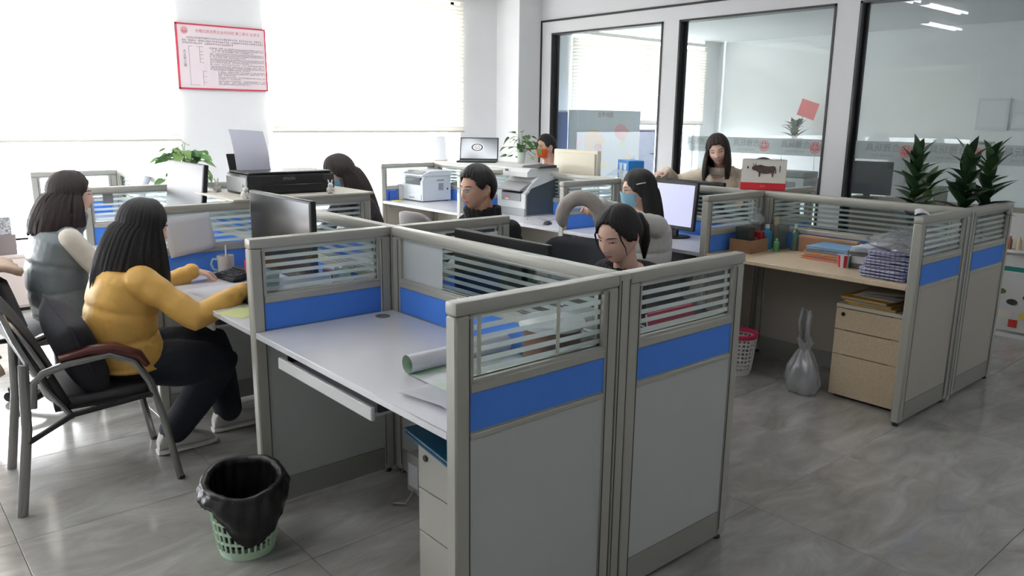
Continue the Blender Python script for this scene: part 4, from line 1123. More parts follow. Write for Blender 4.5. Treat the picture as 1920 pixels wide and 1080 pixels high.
bottle('small green bottle at the foot of the blue bottle', 2.755, 1.10, 0.02, 0.085, (86, 150, 92), (120, 180, 120))
bottle('pale green lotion bottle beside the plastic storage jar', 2.895, 1.05, 0.026, 0.17, (168, 206, 186), (196, 222, 206), True)
t = thing('storage_jar', 'clear plastic storage tub holding wooden sticks and tissue on the beige desk', 'container', (2.86, 1.14, ZD))
B(-0.05, 0.05, -0.035, 0.06, 0, 0.16, b=0.008).build('tub', glassy('grey_clear_plastic', rgb=(206, 214, 212), refl=0.1, body=0.3, bodyrgb=(170, 178, 174)), t, True)
for k in range(6): MB().tube([(-0.03+0.01*k, 0.02, 0.01), (-0.04+0.014*k, 0.02+0.004*k, 0.19+0.01*(k % 3))], 0.005, n=5).build('stick', pbr('pale_wood_stick', (206, 186, 150), 0.7), t)
crumpled('crumpled clear plastic bag on the partition corner above the cardboard box', 'plastic_bag', 'bag', (2.78, 1.27, ZD+0.155), (0.07, 0.045, 0.09), 11, CLEARBAG)
t = bpy.data.objects[-1] if False else None
bx = thing('long_carton', 'long brown carton standing along the back of the beige desk', 'box', (2.905, 0.85, ZD))
B(-0.02, 0.02, -0.22, 0.17, 0, 0.105, b=0.002).build('carton_body', pbr('brown_carton', (158, 118, 88), 0.7), bx)
B(-0.021, 0.021, -0.221, 0.171, 0.092, 0.106, b=0.002).build('carton_flap', pbr('pale_brown_carton', (186, 150, 116), 0.7), bx)
fz = ZD
for k, (c, lb, cat) in enumerate([((232, 98, 24), 'orange document folder at the bottom of the folder pile', 'folder'), ((240, 132, 28), 'orange document folder second from the bottom of the pile', 'folder'),
                            ((236, 152, 40), 'amber document folder in the middle of the pile', 'folder'), ((52, 130, 190), 'blue document folder under the top of the pile', 'folder'),
                            ((120, 170, 210), 'light blue document folder topping the pile', 'folder')]):
    f = thing('document_folder', lb, cat, (2.775+0.006*(k % 2), 0.715-0.006*k, fz), 0.05*(k % 3)-0.04, 'document folders piled on the beige desk')
    pm = pbr('folder_%d' % c[0], c, 0.45)
    B(-0.12, 0.12, -0.155, 0.155, 0, 0.003, b=0.001).build('cover', pm, f); B(-0.12, 0.12, -0.155, 0.155, 0.013, 0.016, b=0.001).build('cover', pm, f)
    B(0.112, 0.12, -0.155, 0.155, 0.003, 0.013).build('spine', pm, f)
    B(-0.112, 0.108, -0.15, 0.15, 0.003, 0.013).build('pages', PAPER, f)
    fz += 0.0165
for k in range(4):
    paper('white sheet layer %s of the loose papers beside the checked cloths' % ['lowest', 'second', 'third', 'topmost'][k], 2.70+0.01*k, 0.44-0.012*k, ZD+0.105+0.006*k, 0.30, 0.22, 0.25-0.12*k, PAPER if k != 2 else pbr('pale_blue_paper', (190, 206, 226), 0.8), curl=0.02)
st = thing('paper_tray', 'grey tray holding the loose papers beside the checked cloths', 'tray', (2.72, 0.46, ZD))
B(-0.13, 0.15, -0.10, 0.09, 0, 0.10, b=0.004).build('tray_body', pbr('tray_grey', (118, 118, 120), 0.5), st)
B(-0.132, -0.128, -0.07, 0.06, 0.03, 0.07).build('tray_label', LIGHTP, st)
def checked():
    m = bpy.data.materials.new('checked_cloth'); m.use_nodes = True; nt = m.node_tree; b = nt.nodes['Principled BSDF']
    tc = nt.nodes.new('ShaderNodeTexCoord'); br = nt.nodes.new('ShaderNodeTexBrick')
    br.offset = 0.0; br.inputs['Scale'].default_value = 1.0; br.inputs['Mortar Size'].default_value = 0.0016
    br.inputs['Brick Width'].default_value = 0.026; br.inputs['Row Height'].default_value = 0.016
    br.inputs['Color1'].default_value = (*lin((190, 192, 214)), 1); br.inputs['Color2'].default_value = (*lin((178, 180, 206)), 1)
    br.inputs['Mortar'].default_value = (*lin((62, 64, 96)), 1)
    mp = nt.nodes.new('ShaderNodeMapping'); mp.inputs['Rotation'].default_value = (0, math.radians(90), 0)
    sep = nt.nodes.new('ShaderNodeSeparateXYZ'); cb = nt.nodes.new('ShaderNodeCombineXYZ'); ad = nt.nodes.new('ShaderNodeMath'); ad.operation = 'ADD'
    nt.links.new(tc.outputs['Object'], sep.inputs[0]); nt.links.new(sep.outputs['X'], ad.inputs[0]); nt.links.new(sep.outputs['Z'], ad.inputs[1])
    nt.links.new(sep.outputs['Y'], cb.inputs[0]); nt.links.new(ad.outputs[0], cb.inputs[1])
    nt.links.new(cb.outputs[0], br.inputs['Vector']); nt.links.new(br.outputs['Color'], b.inputs['Base Color'])
    b.inputs['Roughness'].default_value = 0.9
    return m
CHK = checked()
for k, (h, lb) in enumerate(((0.052, 'blue-white checked cloth, bottom of the folded pile'), (0.048, 'blue-white checked cloth, middle of the folded pile'), (0.045, 'blue-white checked cloth, top of the folded pile'))):
    z = ZD+[0, 0.053, 0.102][k]
    c = thing('folded_cloth', lb, 'cloth', (2.50+0.012*k, 0.255-0.012*k, z), 0.04*(k-1), 'folded checked cloths')
    m = MB(); n = 3; lay = h/n
    for j in range(n):
        def f(u, v, j=j):
            a = 2*math.pi*u
            p = 0.35
            cx, sx = math.cos(a), math.sin(a)
            ex = abs(cx)**p*(1 if cx > 0 else -1); ey = abs(sx)**p*(1 if sx > 0 else -1)
            q = 2*v-1; e = max(0.0, 1-abs(q)**2.5)**0.4 if abs(q) < 1 else 0
            return (ex*(0.12*0.86+0.12*0.14*e), ey*(0.135*0.9+0.135*0.1*e)+0.003*math.sin(9*ex+j), lay*j+lay*v+0.002*math.sin(7*ey+3*j))
        m.grid(36, 6, f, closeu=True)
        m.add([f(i/36, 1.0) for i in range(36)], [tuple(range(36))]); m.add([f(i/36, 0.0) for i in range(36)], [tuple(range(36))])
    m.build('folds', CHK, c, True)
t = thing('printed_cup', 'paper cup printed red, white and green beside the folder pile', 'cup', (2.56, 0.55, ZD))
MB().lathe([(0, 0), (0.028, 0), (0.036, 0.075), (0.033, 0.075), (0.026, 0.005), (0, 0.005)], n=22, cap=False).build('cup', LIGHTP, t, True)
for a0, c in ((2.4, (204, 44, 60)), (3.6, (204, 44, 60)), (4.5, (96, 172, 128))):
    MB().grid(5, 2, lambda u, v: ((0.0287+0.0079*v)*math.cos(a0+0.6*u), (0.0287+0.0079*v)*math.sin(a0+0.6*u), 0.003+0.07*v)).build('print', pbr('print_%d' % c[0], c, 0.5), t, fix=False)
crumpled('large clear plastic bag lying over the papers and checked cloths', 'plastic_bag', 'bag', (2.66, 0.26, ZD+0.15), (0.21, 0.19, 0.085), 21, CLEARBAG)
crumpled('small clear bag with a yellow badge draped on top of the checked cloths', 'plastic_bag', 'bag', (2.46, 0.20, ZD+0.148), (0.07, 0.10, 0.04), 5, CLEARBAG)
t = MB().grid(8, 6, lambda u, v: (-0.09+0.18*u, -0.03+0.07*v, 0.004+0.02*math.sin(3*u)*v-0.03*(abs(v-0.5)*2)**2*0.5+0.015)).build('tissue', PAPER, None, 'all', loc=(2.40, BY+0.02, H+0.001), rot=(0, 0, 0.4))
tag(t, 'white crumpled tissue lying on the corner of the end partition', 'tissue', kind='thing')
for k, c in enumerate([(206, 160, 40), (214, 170, 52), (196, 150, 40)]):
    f = thing('document_folder', ['mustard folder at the bottom on the maple pedestal', 'yellow folder in the middle on the maple pedestal', 'mustard folder on top of the pair on the maple pedestal'][k], 'folder', (2.70-0.01*k, 0.345+0.01*k, 0.56+0.017*k), 0.05-0.05*k, 'yellow folders on the maple pedestal')
    pm = pbr('mustard_%d' % k, c, 0.6)
    B(-0.2, 0.16, -0.13, 0.14, 0, 0.003).build('cover', pm, f); B(-0.2, 0.16, -0.13, 0.14, 0.013, 0.016).build('cover', pm, f); B(-0.19, 0.155, -0.125, 0.135, 0.003, 0.013).build('pages', PAPER, f)
for k in range(3):
    paper('%s crumpled paper on the yellow folders under the beige desk' % ['lower', 'middle', 'upper'][k], 2.67+0.02*k, 0.33, 0.615+0.012*k, 0.32, 0.24, 0.2*k-0.1, pbr('kraft_tint_%d' % k, [(220, 212, 200), (214, 214, 212), (206, 200, 190)][k], 0.8), curl=0.05)
crumpled('white translucent shopping bag with handles on the floor beside the maple pedestal', 'plastic_bag', 'bag', (2.43, 0.665, 0.0), (0.11, 0.10, 0.29), 31, MILKBAG, handles=True)

# ---- dracaena plants on the desk behind the end panel
DL = [pbr('dracaena_dark', (44, 72, 44), 0.35, noise=0.15, nscale=20), pbr('dracaena_mid', (62, 92, 56), 0.35), pbr('dracaena_light', (112, 140, 88), 0.4)]
def lance(mat, L, W, droop):
    n = 7; vs = []; fs = []
    for i in range(n):
        u = i/(n-1); w = W*(0.35+0.65*math.sin(math.pi*min(1, u*0.8+0.18)))*(1-u**5)+0.0006
        vs += [(L*u, -w, -droop*L*u*u+0.35*w), (L*u, 0, -droop*L*u*u), (L*u, w, -droop*L*u*u+0.35*w)]
    for i in range(n-1):
        a = 3*i; fs += [(a, a+1, a+4, a+3), (a+1, a+2, a+5, a+4)]
    me = MB().add(vs, fs).mesh('leaf', 'all', fix=False); me.materials.append(mat); return me
DLM = [lance(DL[0], 0.22, 0.039, 0.22), lance(DL[1], 0.19, 0.038, 0.40), lance(DL[0], 0.18, 0.041, 0.1), lance(DL[2], 0.15, 0.028, 0.5)]
def dracaena(label, x, y, top, seed, n=34, pal=(0, 1, 2)):
    rnd = random.Random(seed)
    t = thing('potted_plant', label, 'plant', (x, y, ZD), group='dark leafy plants on the right row')
    MB().lathe([(0, 0), (0.05, 0), (0.065, 0.12), (0.07, 0.12), (0.07, 0.135), (0.058, 0.135), (0.056, 0.11), (0, 0.11)], n=22, cap=False).build('pot', pbr('white_pot', (206, 208, 206), 0.4), t, True)
    ht = top-ZD-0.05
    MB().tube([(0, 0, 0.10), (0.008, 0.006, ht*0.5), (0, 0, ht)], [0.011, 0.010, 0.006], n=8).build('stem', pbr('green_cane', (70, 92, 52), 0.5), t, True)
    for k in range(n):
        q = k/(n-1); z = 0.24+(ht-0.24)*q; a = k*2.4+rnd.uniform(-0.3, 0.3)
        lf = link('leaf', DLM[pal[rnd.randrange(len(pal))]], None, t, (0.004*math.cos(a), 0.004*math.sin(a), z))
        lf.rotation_euler = (0, -(0.45+0.75*q)+rnd.uniform(-0.25, 0.25), a)
        s = rnd.uniform(0.8, 1.1)*(1.0-0.25*q); lf.scale = (s, s, s)
dracaena('dark broad-leaved plant on the left of the three by the glass wall', 3.08, 0.42, 1.44, 1)
dracaena('dark broad-leaved plant in the middle of the three by the glass wall', 3.30, 0.22, 1.42, 2)
dracaena('dark broad-leaved plant on the right of the three by the glass wall', 3.50, 0.165, 1.44, 3)
dracaena('lower lighter green plant behind the three dark plants', 3.36, 0.45, 1.27, 4, 22, (3, 1, 3))

# ---- calendar with the ox
cal = thing('desk_calendar', 'tent desk calendar with an ox picture and a red base', 'calendar', (2.985, 1.375, H), 0.50)
CR = pbr('calendar_red', (206, 30, 44), 0.5); CW = pbr('calendar_white', (226, 222, 212), 0.6)
B(-0.012, 0.085, -0.145, 0.145, 0, 0.004).build('base', CR, cal)
MB().prism([(-0.012, 0.004), (-0.004, 0.004), (0.040, 0.205), (0.034, 0.205)], 0.29, M=T(0, -0.145, 0)).build('front_card', CW, cal)
MB().prism([(0.085, 0.004), (0.079, 0.004), (0.036, 0.203), (0.042, 0.203)], 0.29, M=T(0, -0.145, 0)).build('rear_card', CR, cal)
SL = math.atan2(0.046, 0.201)
MC = T(-0.0135, 0, 0.004) @ RY(SL)
MB().box(-0.002, 0.001, -0.146, 0.146, 0.0, 0.045, M=MC).build('red_footer', CR, cal)
for k in range(24): MB().tube([(0.034+0.006*math.cos(a), -0.13+0.0113*k, 0.205+0.006*math.sin(a)) for a in (0, 1.5, 3, 4.5, 6)], 0.0012, n=4).build('binding_ring', DARKP, cal)
ox = [(-0.075, 0.128), (-0.088, 0.132), (-0.094, 0.145), (-0.088, 0.158), (-0.082, 0.155), (-0.076, 0.165), (-0.06, 0.162), (-0.04, 0.168), (-0.01, 0.160), (0.02, 0.158), (0.045, 0.162), (0.058, 0.155), (0.064, 0.135), (0.066, 0.108),
      (0.058, 0.112), (0.056, 0.135), (0.050, 0.112), (0.046, 0.085), (0.040, 0.085), (0.036, 0.115), (0.01, 0.108), (-0.02, 0.108), (-0.034, 0.112), (-0.038, 0.085), (-0.046, 0.085), (-0.048, 0.115), (-0.062, 0.125)]
def printed(poly, nm, mt, d=0.0022):
    # seen from the front (local -x), local +y is on the left
    vs = [(-d, -(x+0.015), z) for x, z in poly]
    MB().add(vs, [tuple(range(len(vs)))], M=MC).build(nm, mt, cal, fix=False)
printed(ox, 'ox_picture', pbr('ox_brown', (84, 66, 60), 0.7, noise=0.4, nscale=60))
for s in (0, 1):
    printed([(-0.082+0.012*s, 0.158), (-0.090+0.018*s, 0.172), (-0.084+0.018*s, 0.182), (-0.086+0.018*s, 0.172), (-0.078+0.012*s, 0.160)], 'ox_horn', pbr('ink', (60, 52, 50), 0.7))
printed([(-0.125, 0.14), (-0.115, 0.14), (-0.115, 0.152), (-0.12, 0.158), (-0.125, 0.152)], 'seal_mark', pbr('ink', (60, 52, 50), 0.7))
printed([(0.085, 0.12), (0.090, 0.12), (0.090, 0.165), (0.085, 0.165)], 'caption', pbr('ink', (60, 52, 50), 0.7))
o = link('footer_lettering', text_mesh('2021', 0.018), pbr('gold_print', (220, 160, 80), 0.5), cal)
o.matrix_local = MC @ T(-0.0032, 0, 0.022) @ Matrix(((0, 0, -1, 0), (-1, 0, 0, 0), (0, 1, 0, 0), (0, 0, 0, 1)))
t = thing('gift_box', 'blue box with white teddy bear silhouettes behind the masked woman', 'box', (3.34, 2.86, ZD), -0.5)
B(-0.07, 0.07, -0.13, 0.13, 0, 0.485, b=0.003).build('carton', pbr('bright_blue_card', (42, 132, 206), 0.5), t)
for y in (-0.05, 0.05):
    m = MB()
    for dy, dz, rr in ((0, 0.36, 0.05), (0, 0.425, 0.034), (-0.026, 0.452, 0.014), (0.026, 0.452, 0.014), (-0.045, 0.385, 0.018), (0.045, 0.385, 0.018)):
        m.lathe([(0, 0), (rr, 0)], n=14, cap=False, M=T(-0.0712, y+dy, dz) @ RY(-math.pi/2))
    m.build('bear_print', pbr('pale_print', (214, 226, 236), 0.6), t, fix=False)

for k, (x, lb) in enumerate(((-0.555, 'narrow strip of white tape at the left of the front glass'), (-0.265, 'narrow strip of white tape near the middle of the front glass'))):
    t = B(-0.007, 0.007, -0.0009, 0.0, 0.0, 0.165).build('tape_strip', pbr('white_tape', (216, 218, 206), 0.6, trans=0.2), None, loc=(x, -0.0048, ZG0+0.012))
    tag(t, lb, 'tape', 'tape strips on the front glass', 'thing')
t = thing('document_folder', 'pink-red folder standing behind the right front glass pane', 'folder', (0.40, 0.075, ZD))
MB().box(-0.12, 0.13, 0, 0.012, 0, 0.17, M=RX(-0.18)).build('cover', pbr('pink_red_cover', (206, 52, 84), 0.5), t)
MB().box(-0.115, 0.125, 0.012, 0.022, 0.004, 0.165, M=RX(-0.18)).build('pages', PAPER, t)
t = thing('note_block', 'pink note block on the desk right of the middle partition', 'note pad', (0.10, 1.02, ZD), 0.1)
B(-0.04, 0.04, -0.05, 0.05, 0, 0.05, b=0.002).build('sheets', pbr('pink_paper', (226, 130, 140), 0.8), t)
B(-0.04, 0.04, -0.05, 0.05, -0.0, 0.004).build('card_back', CB, t)
# ============================================================ wall notice and the glass office
nt = thing('wall_notice', 'pale pink notice board with a red border and rows of print on the pier', 'notice', (1.20, YW-0.004, 2.11))
NW, NH = 0.435, 0.30
B(-NW, NW, -0.012, 0.0, -NH, NH).build('board', pbr('notice_pink', (240, 226, 230), 0.6), nt)
RB = pbr('notice_red', (212, 60, 84), 0.6)
for a in ((-NW, NW, NH-0.014, NH), (-NW, NW, -NH, -NH+0.014)): B(a[0], a[1], -0.016, -0.0, a[2], a[3]).build('border', RB, nt)
for a in ((-NW, -NW+0.014), (NW-0.014, NW)): B(a[0], a[1], -0.016, -0.0, -NH, NH).build('border', RB, nt)
INK = pbr('notice_ink', (120, 104, 108), 0.7); RI = pbr('notice_red_ink', (214, 120, 128), 0.7)
rnd = random.Random(4)
def row(x0, x1, z, h, ind=0.0, m=None):
    x = x0+ind
    while x < x1:
        w = h*rnd.uniform(0.75, 1.0)
        if rnd.random() > 0.08:
            # each character: a few strokes inside its square
            m.box(x, x+w, -0.0135, -0.012, z+h*0.40, z+h*0.52); m.box(x+w*0.42, x+w*0.58, -0.0135, -0.012, z, z+h)
            if rnd.random() > 0.4: m.box(x, x+w, -0.0135, -0.012, z+h*0.86, z+h)
            if rnd.random() > 0.5: m.box(x, x+w, -0.0135, -0.012, z, z+h*0.12)
        x += h*1.25
m = MB()
for z, ind in ((0.165, 0.04), (0.140, 0.0), (0.116, 0.0)): row(-0.38, 0.39 if z > 0.12 else 0.10, z, 0.015, ind, m)
z = 0.082
for k, n in enumerate((3, 3, 3, 1, 3, 3, 2, 3)):
    for j in range(n):
        row(-0.13 if k < 5 else -0.06, 0.40 if j < n-1 or n == 1 else rnd.uniform(0.05, 0.3), z, 0.0105, 0, m); z -= 0.0152
    z -= 0.004
o = m.build('body_print', INK, nt); o['kind'] = 'stuff'
o = link('heading_print', text_mesh('\u5408\u96c5\u73a9\u5177\u4f18\u79c0\u4f01\u4e1a\u5185\u8bad\u73ed \u7b2c\u4e8c\u5355\u5143 \u4e94\u5e38\u6cd5', 0.034), RI, nt, (0.06, -0.0132, 0.235), (math.pi/2, 0, 0))
o = link('side_print', text_mesh('\u5927\n\u4e94\n\u5e38\n\u4e09\n\u5e38', 0.032), INK, nt, (-0.365, -0.0132, -0.02), (math.pi/2, 0, 0))
o = link('emblem', emb_me, None, nt, (-0.355, -0.0135, 0.235), (math.pi/2, 0, 0)); o.scale = (0.62, 0.62, 1)
m = MB()
for x in (-0.325, -0.225): m.box(x-0.001, x+0.001, -0.0135, -0.012, -0.26 if x < -0.3 else -0.05, 0.095)
m.box(-0.325, -0.29, -0.0135, -0.012, 0.093, 0.095); m.box(-0.255, -0.19, -0.0135, -0.012, 0.093, 0.095); m.box(-0.325, -0.24, -0.0135, -0.012, -0.26, -0.258)
for z in (0.05, 0.02, -0.015, -0.05): m.box(-0.225, -0.19, -0.0135, -0.012, z-0.001, z+0.001)
m.box(-0.206, -0.204, -0.0135, -0.012, -0.26, -0.13)
for z in (-0.13, -0.18, -0.23): m.box(-0.205, -0.17, -0.0135, -0.012, z-0.001, z+0.001)
o = m.build('bracket_lines', INK, nt); o['kind'] = 'stuff'

# sheet stuck on the glass at the back of the empty desk
t = MB().grid(4, 4, lambda u, v: (0, 0.30*(u-0.5), 0.185*(v-0.5))).build('posted_sheet', pbr('grey_white_sheet', (206, 210, 212), 0.7, trans=0.2), None, fix=False, loc=(-0.0065, 1.075, 0.988))
tag(t, 'blank pale sheet stuck on the glass at the back of the empty desk', 'paper', kind='thing')

# blue display boards with the world map
for lb, x0, x1, zt in (('tall blue display board behind the world map, left', 5.10, 5.32, 1.68), ('blue display board with a white top edge right of the world map', 6.60, 7.06, 1.45)):
    t = thing('display_board', lb, 'board', ((x0+x1)/2, 5.66, 0)); w = (x1-x0)/2
    B(-w, w, -0.015, 0.015, 0.06, zt-0.02).build('panel', pbr('deep_blue_board', (40, 98, 182), 0.6), t)
    B(-w, w, -0.018, 0.018, zt-0.02, zt, b=0.003).build('top_edge', PVC, t)
    for s in (-1, 1): B(s*(w-0.03)-0.015, s*(w-0.03)+0.015, -0.12, 0.12, 0.0, 0.06).build('foot', PVC, t)
mp = thing('world_map', 'large pastel world map on a stand behind the first glass pane', 'map', (5.98, 5.60, 0))
B(-0.68, 0.68, -0.008, 0.008, 0.81, 1.69).build('sheet', pbr('map_ocean', (206, 222, 236), 0.7, noise=0.04, nscale=4), mp)
for s in (-1, 1): B(s*0.5-0.015, s*0.5+0.015, 0.01, 0.04, 0.0, 1.66).box(s*0.5-0.015, s*0.5+0.015, -0.1, 0.16, 0, 0.03).build('stand_leg', GREYP, mp)
def land(poly, c, nm='landmass'):
    MB().add([(x, -0.0095, z) for x, z in poly], [tuple(range(len(poly)))]).build(nm, pbr('map_%d_%d' % (c[0], c[2]), c, 0.7), mp, fix=False)
land([(-0.60, 1.12), (-0.50, 1.16), (-0.42, 1.10), (-0.44, 0.98), (-0.50, 0.88), (-0.55, 0.90), (-0.58, 1.0)], (236, 190, 160))
land([(-0.56, 1.20), (-0.46, 1.26), (-0.40, 1.34), (-0.48, 1.40), (-0.58, 1.32)], (226, 206, 226))
land([(-0.40, 1.22), (-0.30, 1.18), (-0.20, 1.24), (-0.10, 1.20), (-0.02, 1.28), (-0.06, 1.38), (-0.16, 1.44), (-0.32, 1.44), (-0.40, 1.36)], (240, 206, 170))
land([(-0.26, 1.10), (-0.14, 1.06), (-0.06, 1.14), (-0.08, 1.26), (-0.20, 1.26)], (240, 176, 180))
land([(-0.12, 0.98), (0.0, 0.94), (0.04, 1.0), (-0.06, 1.04)], (236, 214, 170))
land([(0.18, 1.36), (0.30, 1.30), (0.40, 1.34), (0.46, 1.42), (0.36, 1.50), (0.24, 1.52), (0.16, 1.46)], (240, 176, 188))
land([(0.28, 1.24), (0.36, 1.20), (0.40, 1.28), (0.32, 1.32)], (206, 226, 190))
land([(0.42, 1.14), (0.52, 1.08), (0.50, 0.96), (0.44, 0.90), (0.40, 1.02)], (240, 200, 168))
land([(0.02, 0.84), (0.60, 0.84), (0.60, 1.10)], (160, 196, 222), 'inset_panel')
o = link('map_title', text_mesh('\u4e16\u754c\u5730\u56fe', 0.075), INK, mp, (-0.02, -0.0098, 1.63), (math.pi/2, 0, 0))

# desk, dark monitor and boxes right behind the glass
t = thing('reception_desk', 'brown wooden desk behind the third glass pane', 'desk', (5.62, 1.25, 0))
BW_ = pbr('brown_wood_panel', (128, 100, 74), 0.5, noise=0.12, nscale=6, stretch=(8, 1, 8))
B(-0.30, 0.30, -0.95, 0.85, 0.84, 0.875, b=0.004).build('worktop', BW_, t)
B(-0.28, -0.25, -0.93, 0.83, 0.05, 0.84).build('front_panel', BW_, t)
for y in (-0.93, 0.80): B(-0.25, 0.28, y, y+0.03, 0.0, 0.84).build('side_panel', BW_, t)
monitor('dark monitor standing on the brown desk behind the third glass pane', (5.62, 1.90, 0.875), 0.2, 0.44, 0.31, 0.035, scr=pbr('blue_black_screen', (36, 44, 58), 0.25))
t = thing('side_table', 'pale side table behind the second glass pane', 'table', (5.62, 2.75, 0))
B(-0.28, 0.28, -0.55, 0.6, 0.83, 0.86, b=0.004).build('table_top', LIGHTP, t)
for x in (-0.25, 0.22):
    for y in (-0.52, 0.54): B(x, x+0.03, y, y+0.03, 0, 0.83).build('leg', LIGHTP, t)
t = thing('white_printer', 'white desktop machine behind the second glass pane, right of the calendar', 'printer', (5.58, 2.62, 0.86))
B(-0.15, 0.15, -0.19, 0.19, 0, 0.17, b=0.015).build('machine_body', LIGHTP, t, True)
B(-0.14, 0.14, -0.18, 0.18, 0.17, 0.23, b=0.012).build('machine_lid', GREYP, t, True)
B(-0.153, -0.149, -0.10, 0.08, 0.04, 0.13).build('machine_front', GREYP, t)
t = thing('woven_basket', 'tan woven basket upside down behind the second glass pane', 'basket', (5.62, 2.30, 0.86))
m = MB()
for k in range(9): m.lathe([(0.085-0.003*k+0.004*((k % 2)), 0.028*k), (0.09-0.003*k, 0.028*k+0.014), (0.085-0.003*k, 0.028*k+0.028)], n=24, cap=False)
m.build('weave', pbr('tan_wicker', (164, 148, 120), 0.85, bump=0.5, bscale=120), t, True)
MB().lathe([(0.0, 0.252), (0.062, 0.252)], n=24, cap=False).build('bottom', pbr('tan_wicker', (164, 148, 120), 0.85), t)
for k, (y, h, c) in enumerate(((1.36, 0.12, (206, 190, 186)), (1.22, 0.16, (150, 156, 150)), (1.02, 0.20, (176, 172, 164)))):
    t = thing('desk_box', ['pinkish-white small box on the brown desk next to the dark monitor', 'grey-green small box in the middle of the brown desk', 'taupe box on the brown desk behind the leafy plants'][k], 'box', (5.60, y, 0.875), 0.2*k)
    B(-0.06, 0.06, -0.05, 0.05, 0, h*0.8, b=0.004).build('box_body', pbr('deskbox_%d' % k, c, 0.6), t)
    B(-0.062, 0.062, -0.052, 0.052, h*0.8, h, b=0.004).build('box_lid', pbr('deskbox_%d' % k, c, 0.6), t)
# far wall of the glass office
for k, (y0, y1, z0, z1, lb) in enumerate(((1.93, 2.29, 1.50, 1.89, 'pale framed sheet on the far wall of the glass office'), (1.50, 1.88, 1.52, 1.72, 'pale wall box beside the framed sheet on the far wall'))):
    t = thing(['framed_sheet', 'meter_box'][k], lb, ['picture', 'box'][k], (ROOMX-0.002, (y0+y1)/2, z0)); w = (y1-y0)/2
    B(-0.04, 0, -w, w, 0, z1-z0, b=0.004).build('panel_case', pbr('pale_panel', (204, 208, 210), 0.5), t)
    B(-0.043, -0.04, -w+0.03, w-0.03, 0.04, z1-z0-0.03).build('panel_face', pbr('pale_panel_face', (214, 216, 218), 0.5), t)
t = thing('wall_socket', 'small grey plate low on the far wall of the glass office', 'plate', (ROOMX, 2.15, 1.33))
B(-0.02, 0, -0.10, 0.10, -0.03, 0.03, b=0.003).build('plate', GREYP, t); B(-0.023, -0.02, -0.07, 0.07, -0.01, 0.01).build('slot', DARKP, t)
t = thing('filing_cabinet', 'white low filing cabinet along the far wall of the glass office', 'cabinet', (ROOMX-0.265, 4.0, 0))
B(-0.25, 0.25, -0.9, 1.2, 0.0, 1.20, b=0.005).build('cabinet_body', LIGHTP, t)
for k in range(4): B(-0.256, -0.25, -0.88+0.52*k, -0.38+0.52*k, 0.06, 1.16).build('door', LIGHTP, t)
t = thing('potted_plant', 'grey-leaved plant with a red card on the far cabinet of the glass office', 'plant', (ROOMX-0.30, 4.62, 1.20))
MB().lathe([(0, 0), (0.08, 0), (0.11, 0.14), (0.10, 0.14), (0.09, 0.10), (0, 0.10)], n=18, cap=False).build('pot', GREYP, t, True)
rnd = random.Random(6)
for k in range(26):
    a = rnd.uniform(0, 6.28)
    lf = link('leaf', DLM[rnd.randrange(4)], None, t, (0, 0, 0.12+0.008*k)); lf.rotation_euler = (0, -rnd.uniform(0.5, 1.3), a); lf.scale = (1.1, 1.1, 1.1)
MB().box(-0.012, -0.008, -0.15, 0.13, 0.46, 0.70, M=RX(0.30)).build('red_card', pbr('red_card', (204, 72, 80), 0.6), t)
MB().tube([(0, 0, 0.12), (-0.01, -0.12, 0.48)], 0.006, n=6).build('card_stick', GREYP, t)

# display stand with product pictures at the right edge
t = thing('display_stand', 'white display stand with small bottles and a food poster at the right edge', 'display', (4.87, 0.16, 0))
DW = pbr('display_white', (214, 214, 212), 0.5)
B(-0.09, 0.11, -0.30, 0.29, 0.0, 0.03).build('base', DW, t); B(0.08, 0.11, -0.30, 0.29, 0.03, 0.92).build('back_panel', DW, t)
B(-0.09, 0.08, -0.30, 0.29, 0.64, 0.655).build('shelf', DW, t)
B(-0.06, -0.045, -0.30, 0.29, 0.52, 0.64).build('header_panel', DW, t)
B(-0.064, -0.046, -0.30, 0.29, 0.50, 0.535).build('teal_strip', pbr('teal_strip', (40, 130, 120), 0.5), t)
B(-0.075, -0.06, -0.30, 0.28, 0.05, 0.50).build('poster', DW, t)
rnd = random.Random(12)
for k in range(26):
    y, z = rnd.uniform(-0.27, 0.25), rnd.uniform(0.16, 0.44); r = rnd.uniform(0.02, 0.05)
    c = [(196, 58, 50), (206, 92, 58), (88, 116, 62), (46, 56, 44), (214, 196, 96), (230, 220, 206), (64, 60, 52)][k % 7]
    MB().lathe([(0, 0), (r, 0)], n=10, cap=False, M=T(-0.0755-0.0003*k, y, z) @ RY(-math.pi/2) @ Matrix.Diagonal((0.7, 1.2, 1, 1))).build('food_print', pbr('food_%d' % (k % 7), c, 0.6), t, fix=False)
MB().box(-0.078, -0.0765, 0.10, 0.16, 0.08, 0.14).build('small_print', pbr('food_0', (196, 58, 50), 0.6), t)
for k in range(9):
    MB().lathe([(0, 0), (0.018, 0), (0.018, 0.07), (0.008, 0.085), (0.008, 0.10), (0, 0.10)], (0.0, 0.25-0.062*k, 0.655), n=10, cap=False).build('sample_bottle', pbr('sample_%d' % (k % 3), [(150, 96, 70), (206, 190, 150), (120, 70, 90)][k % 3], 0.4), t, True)
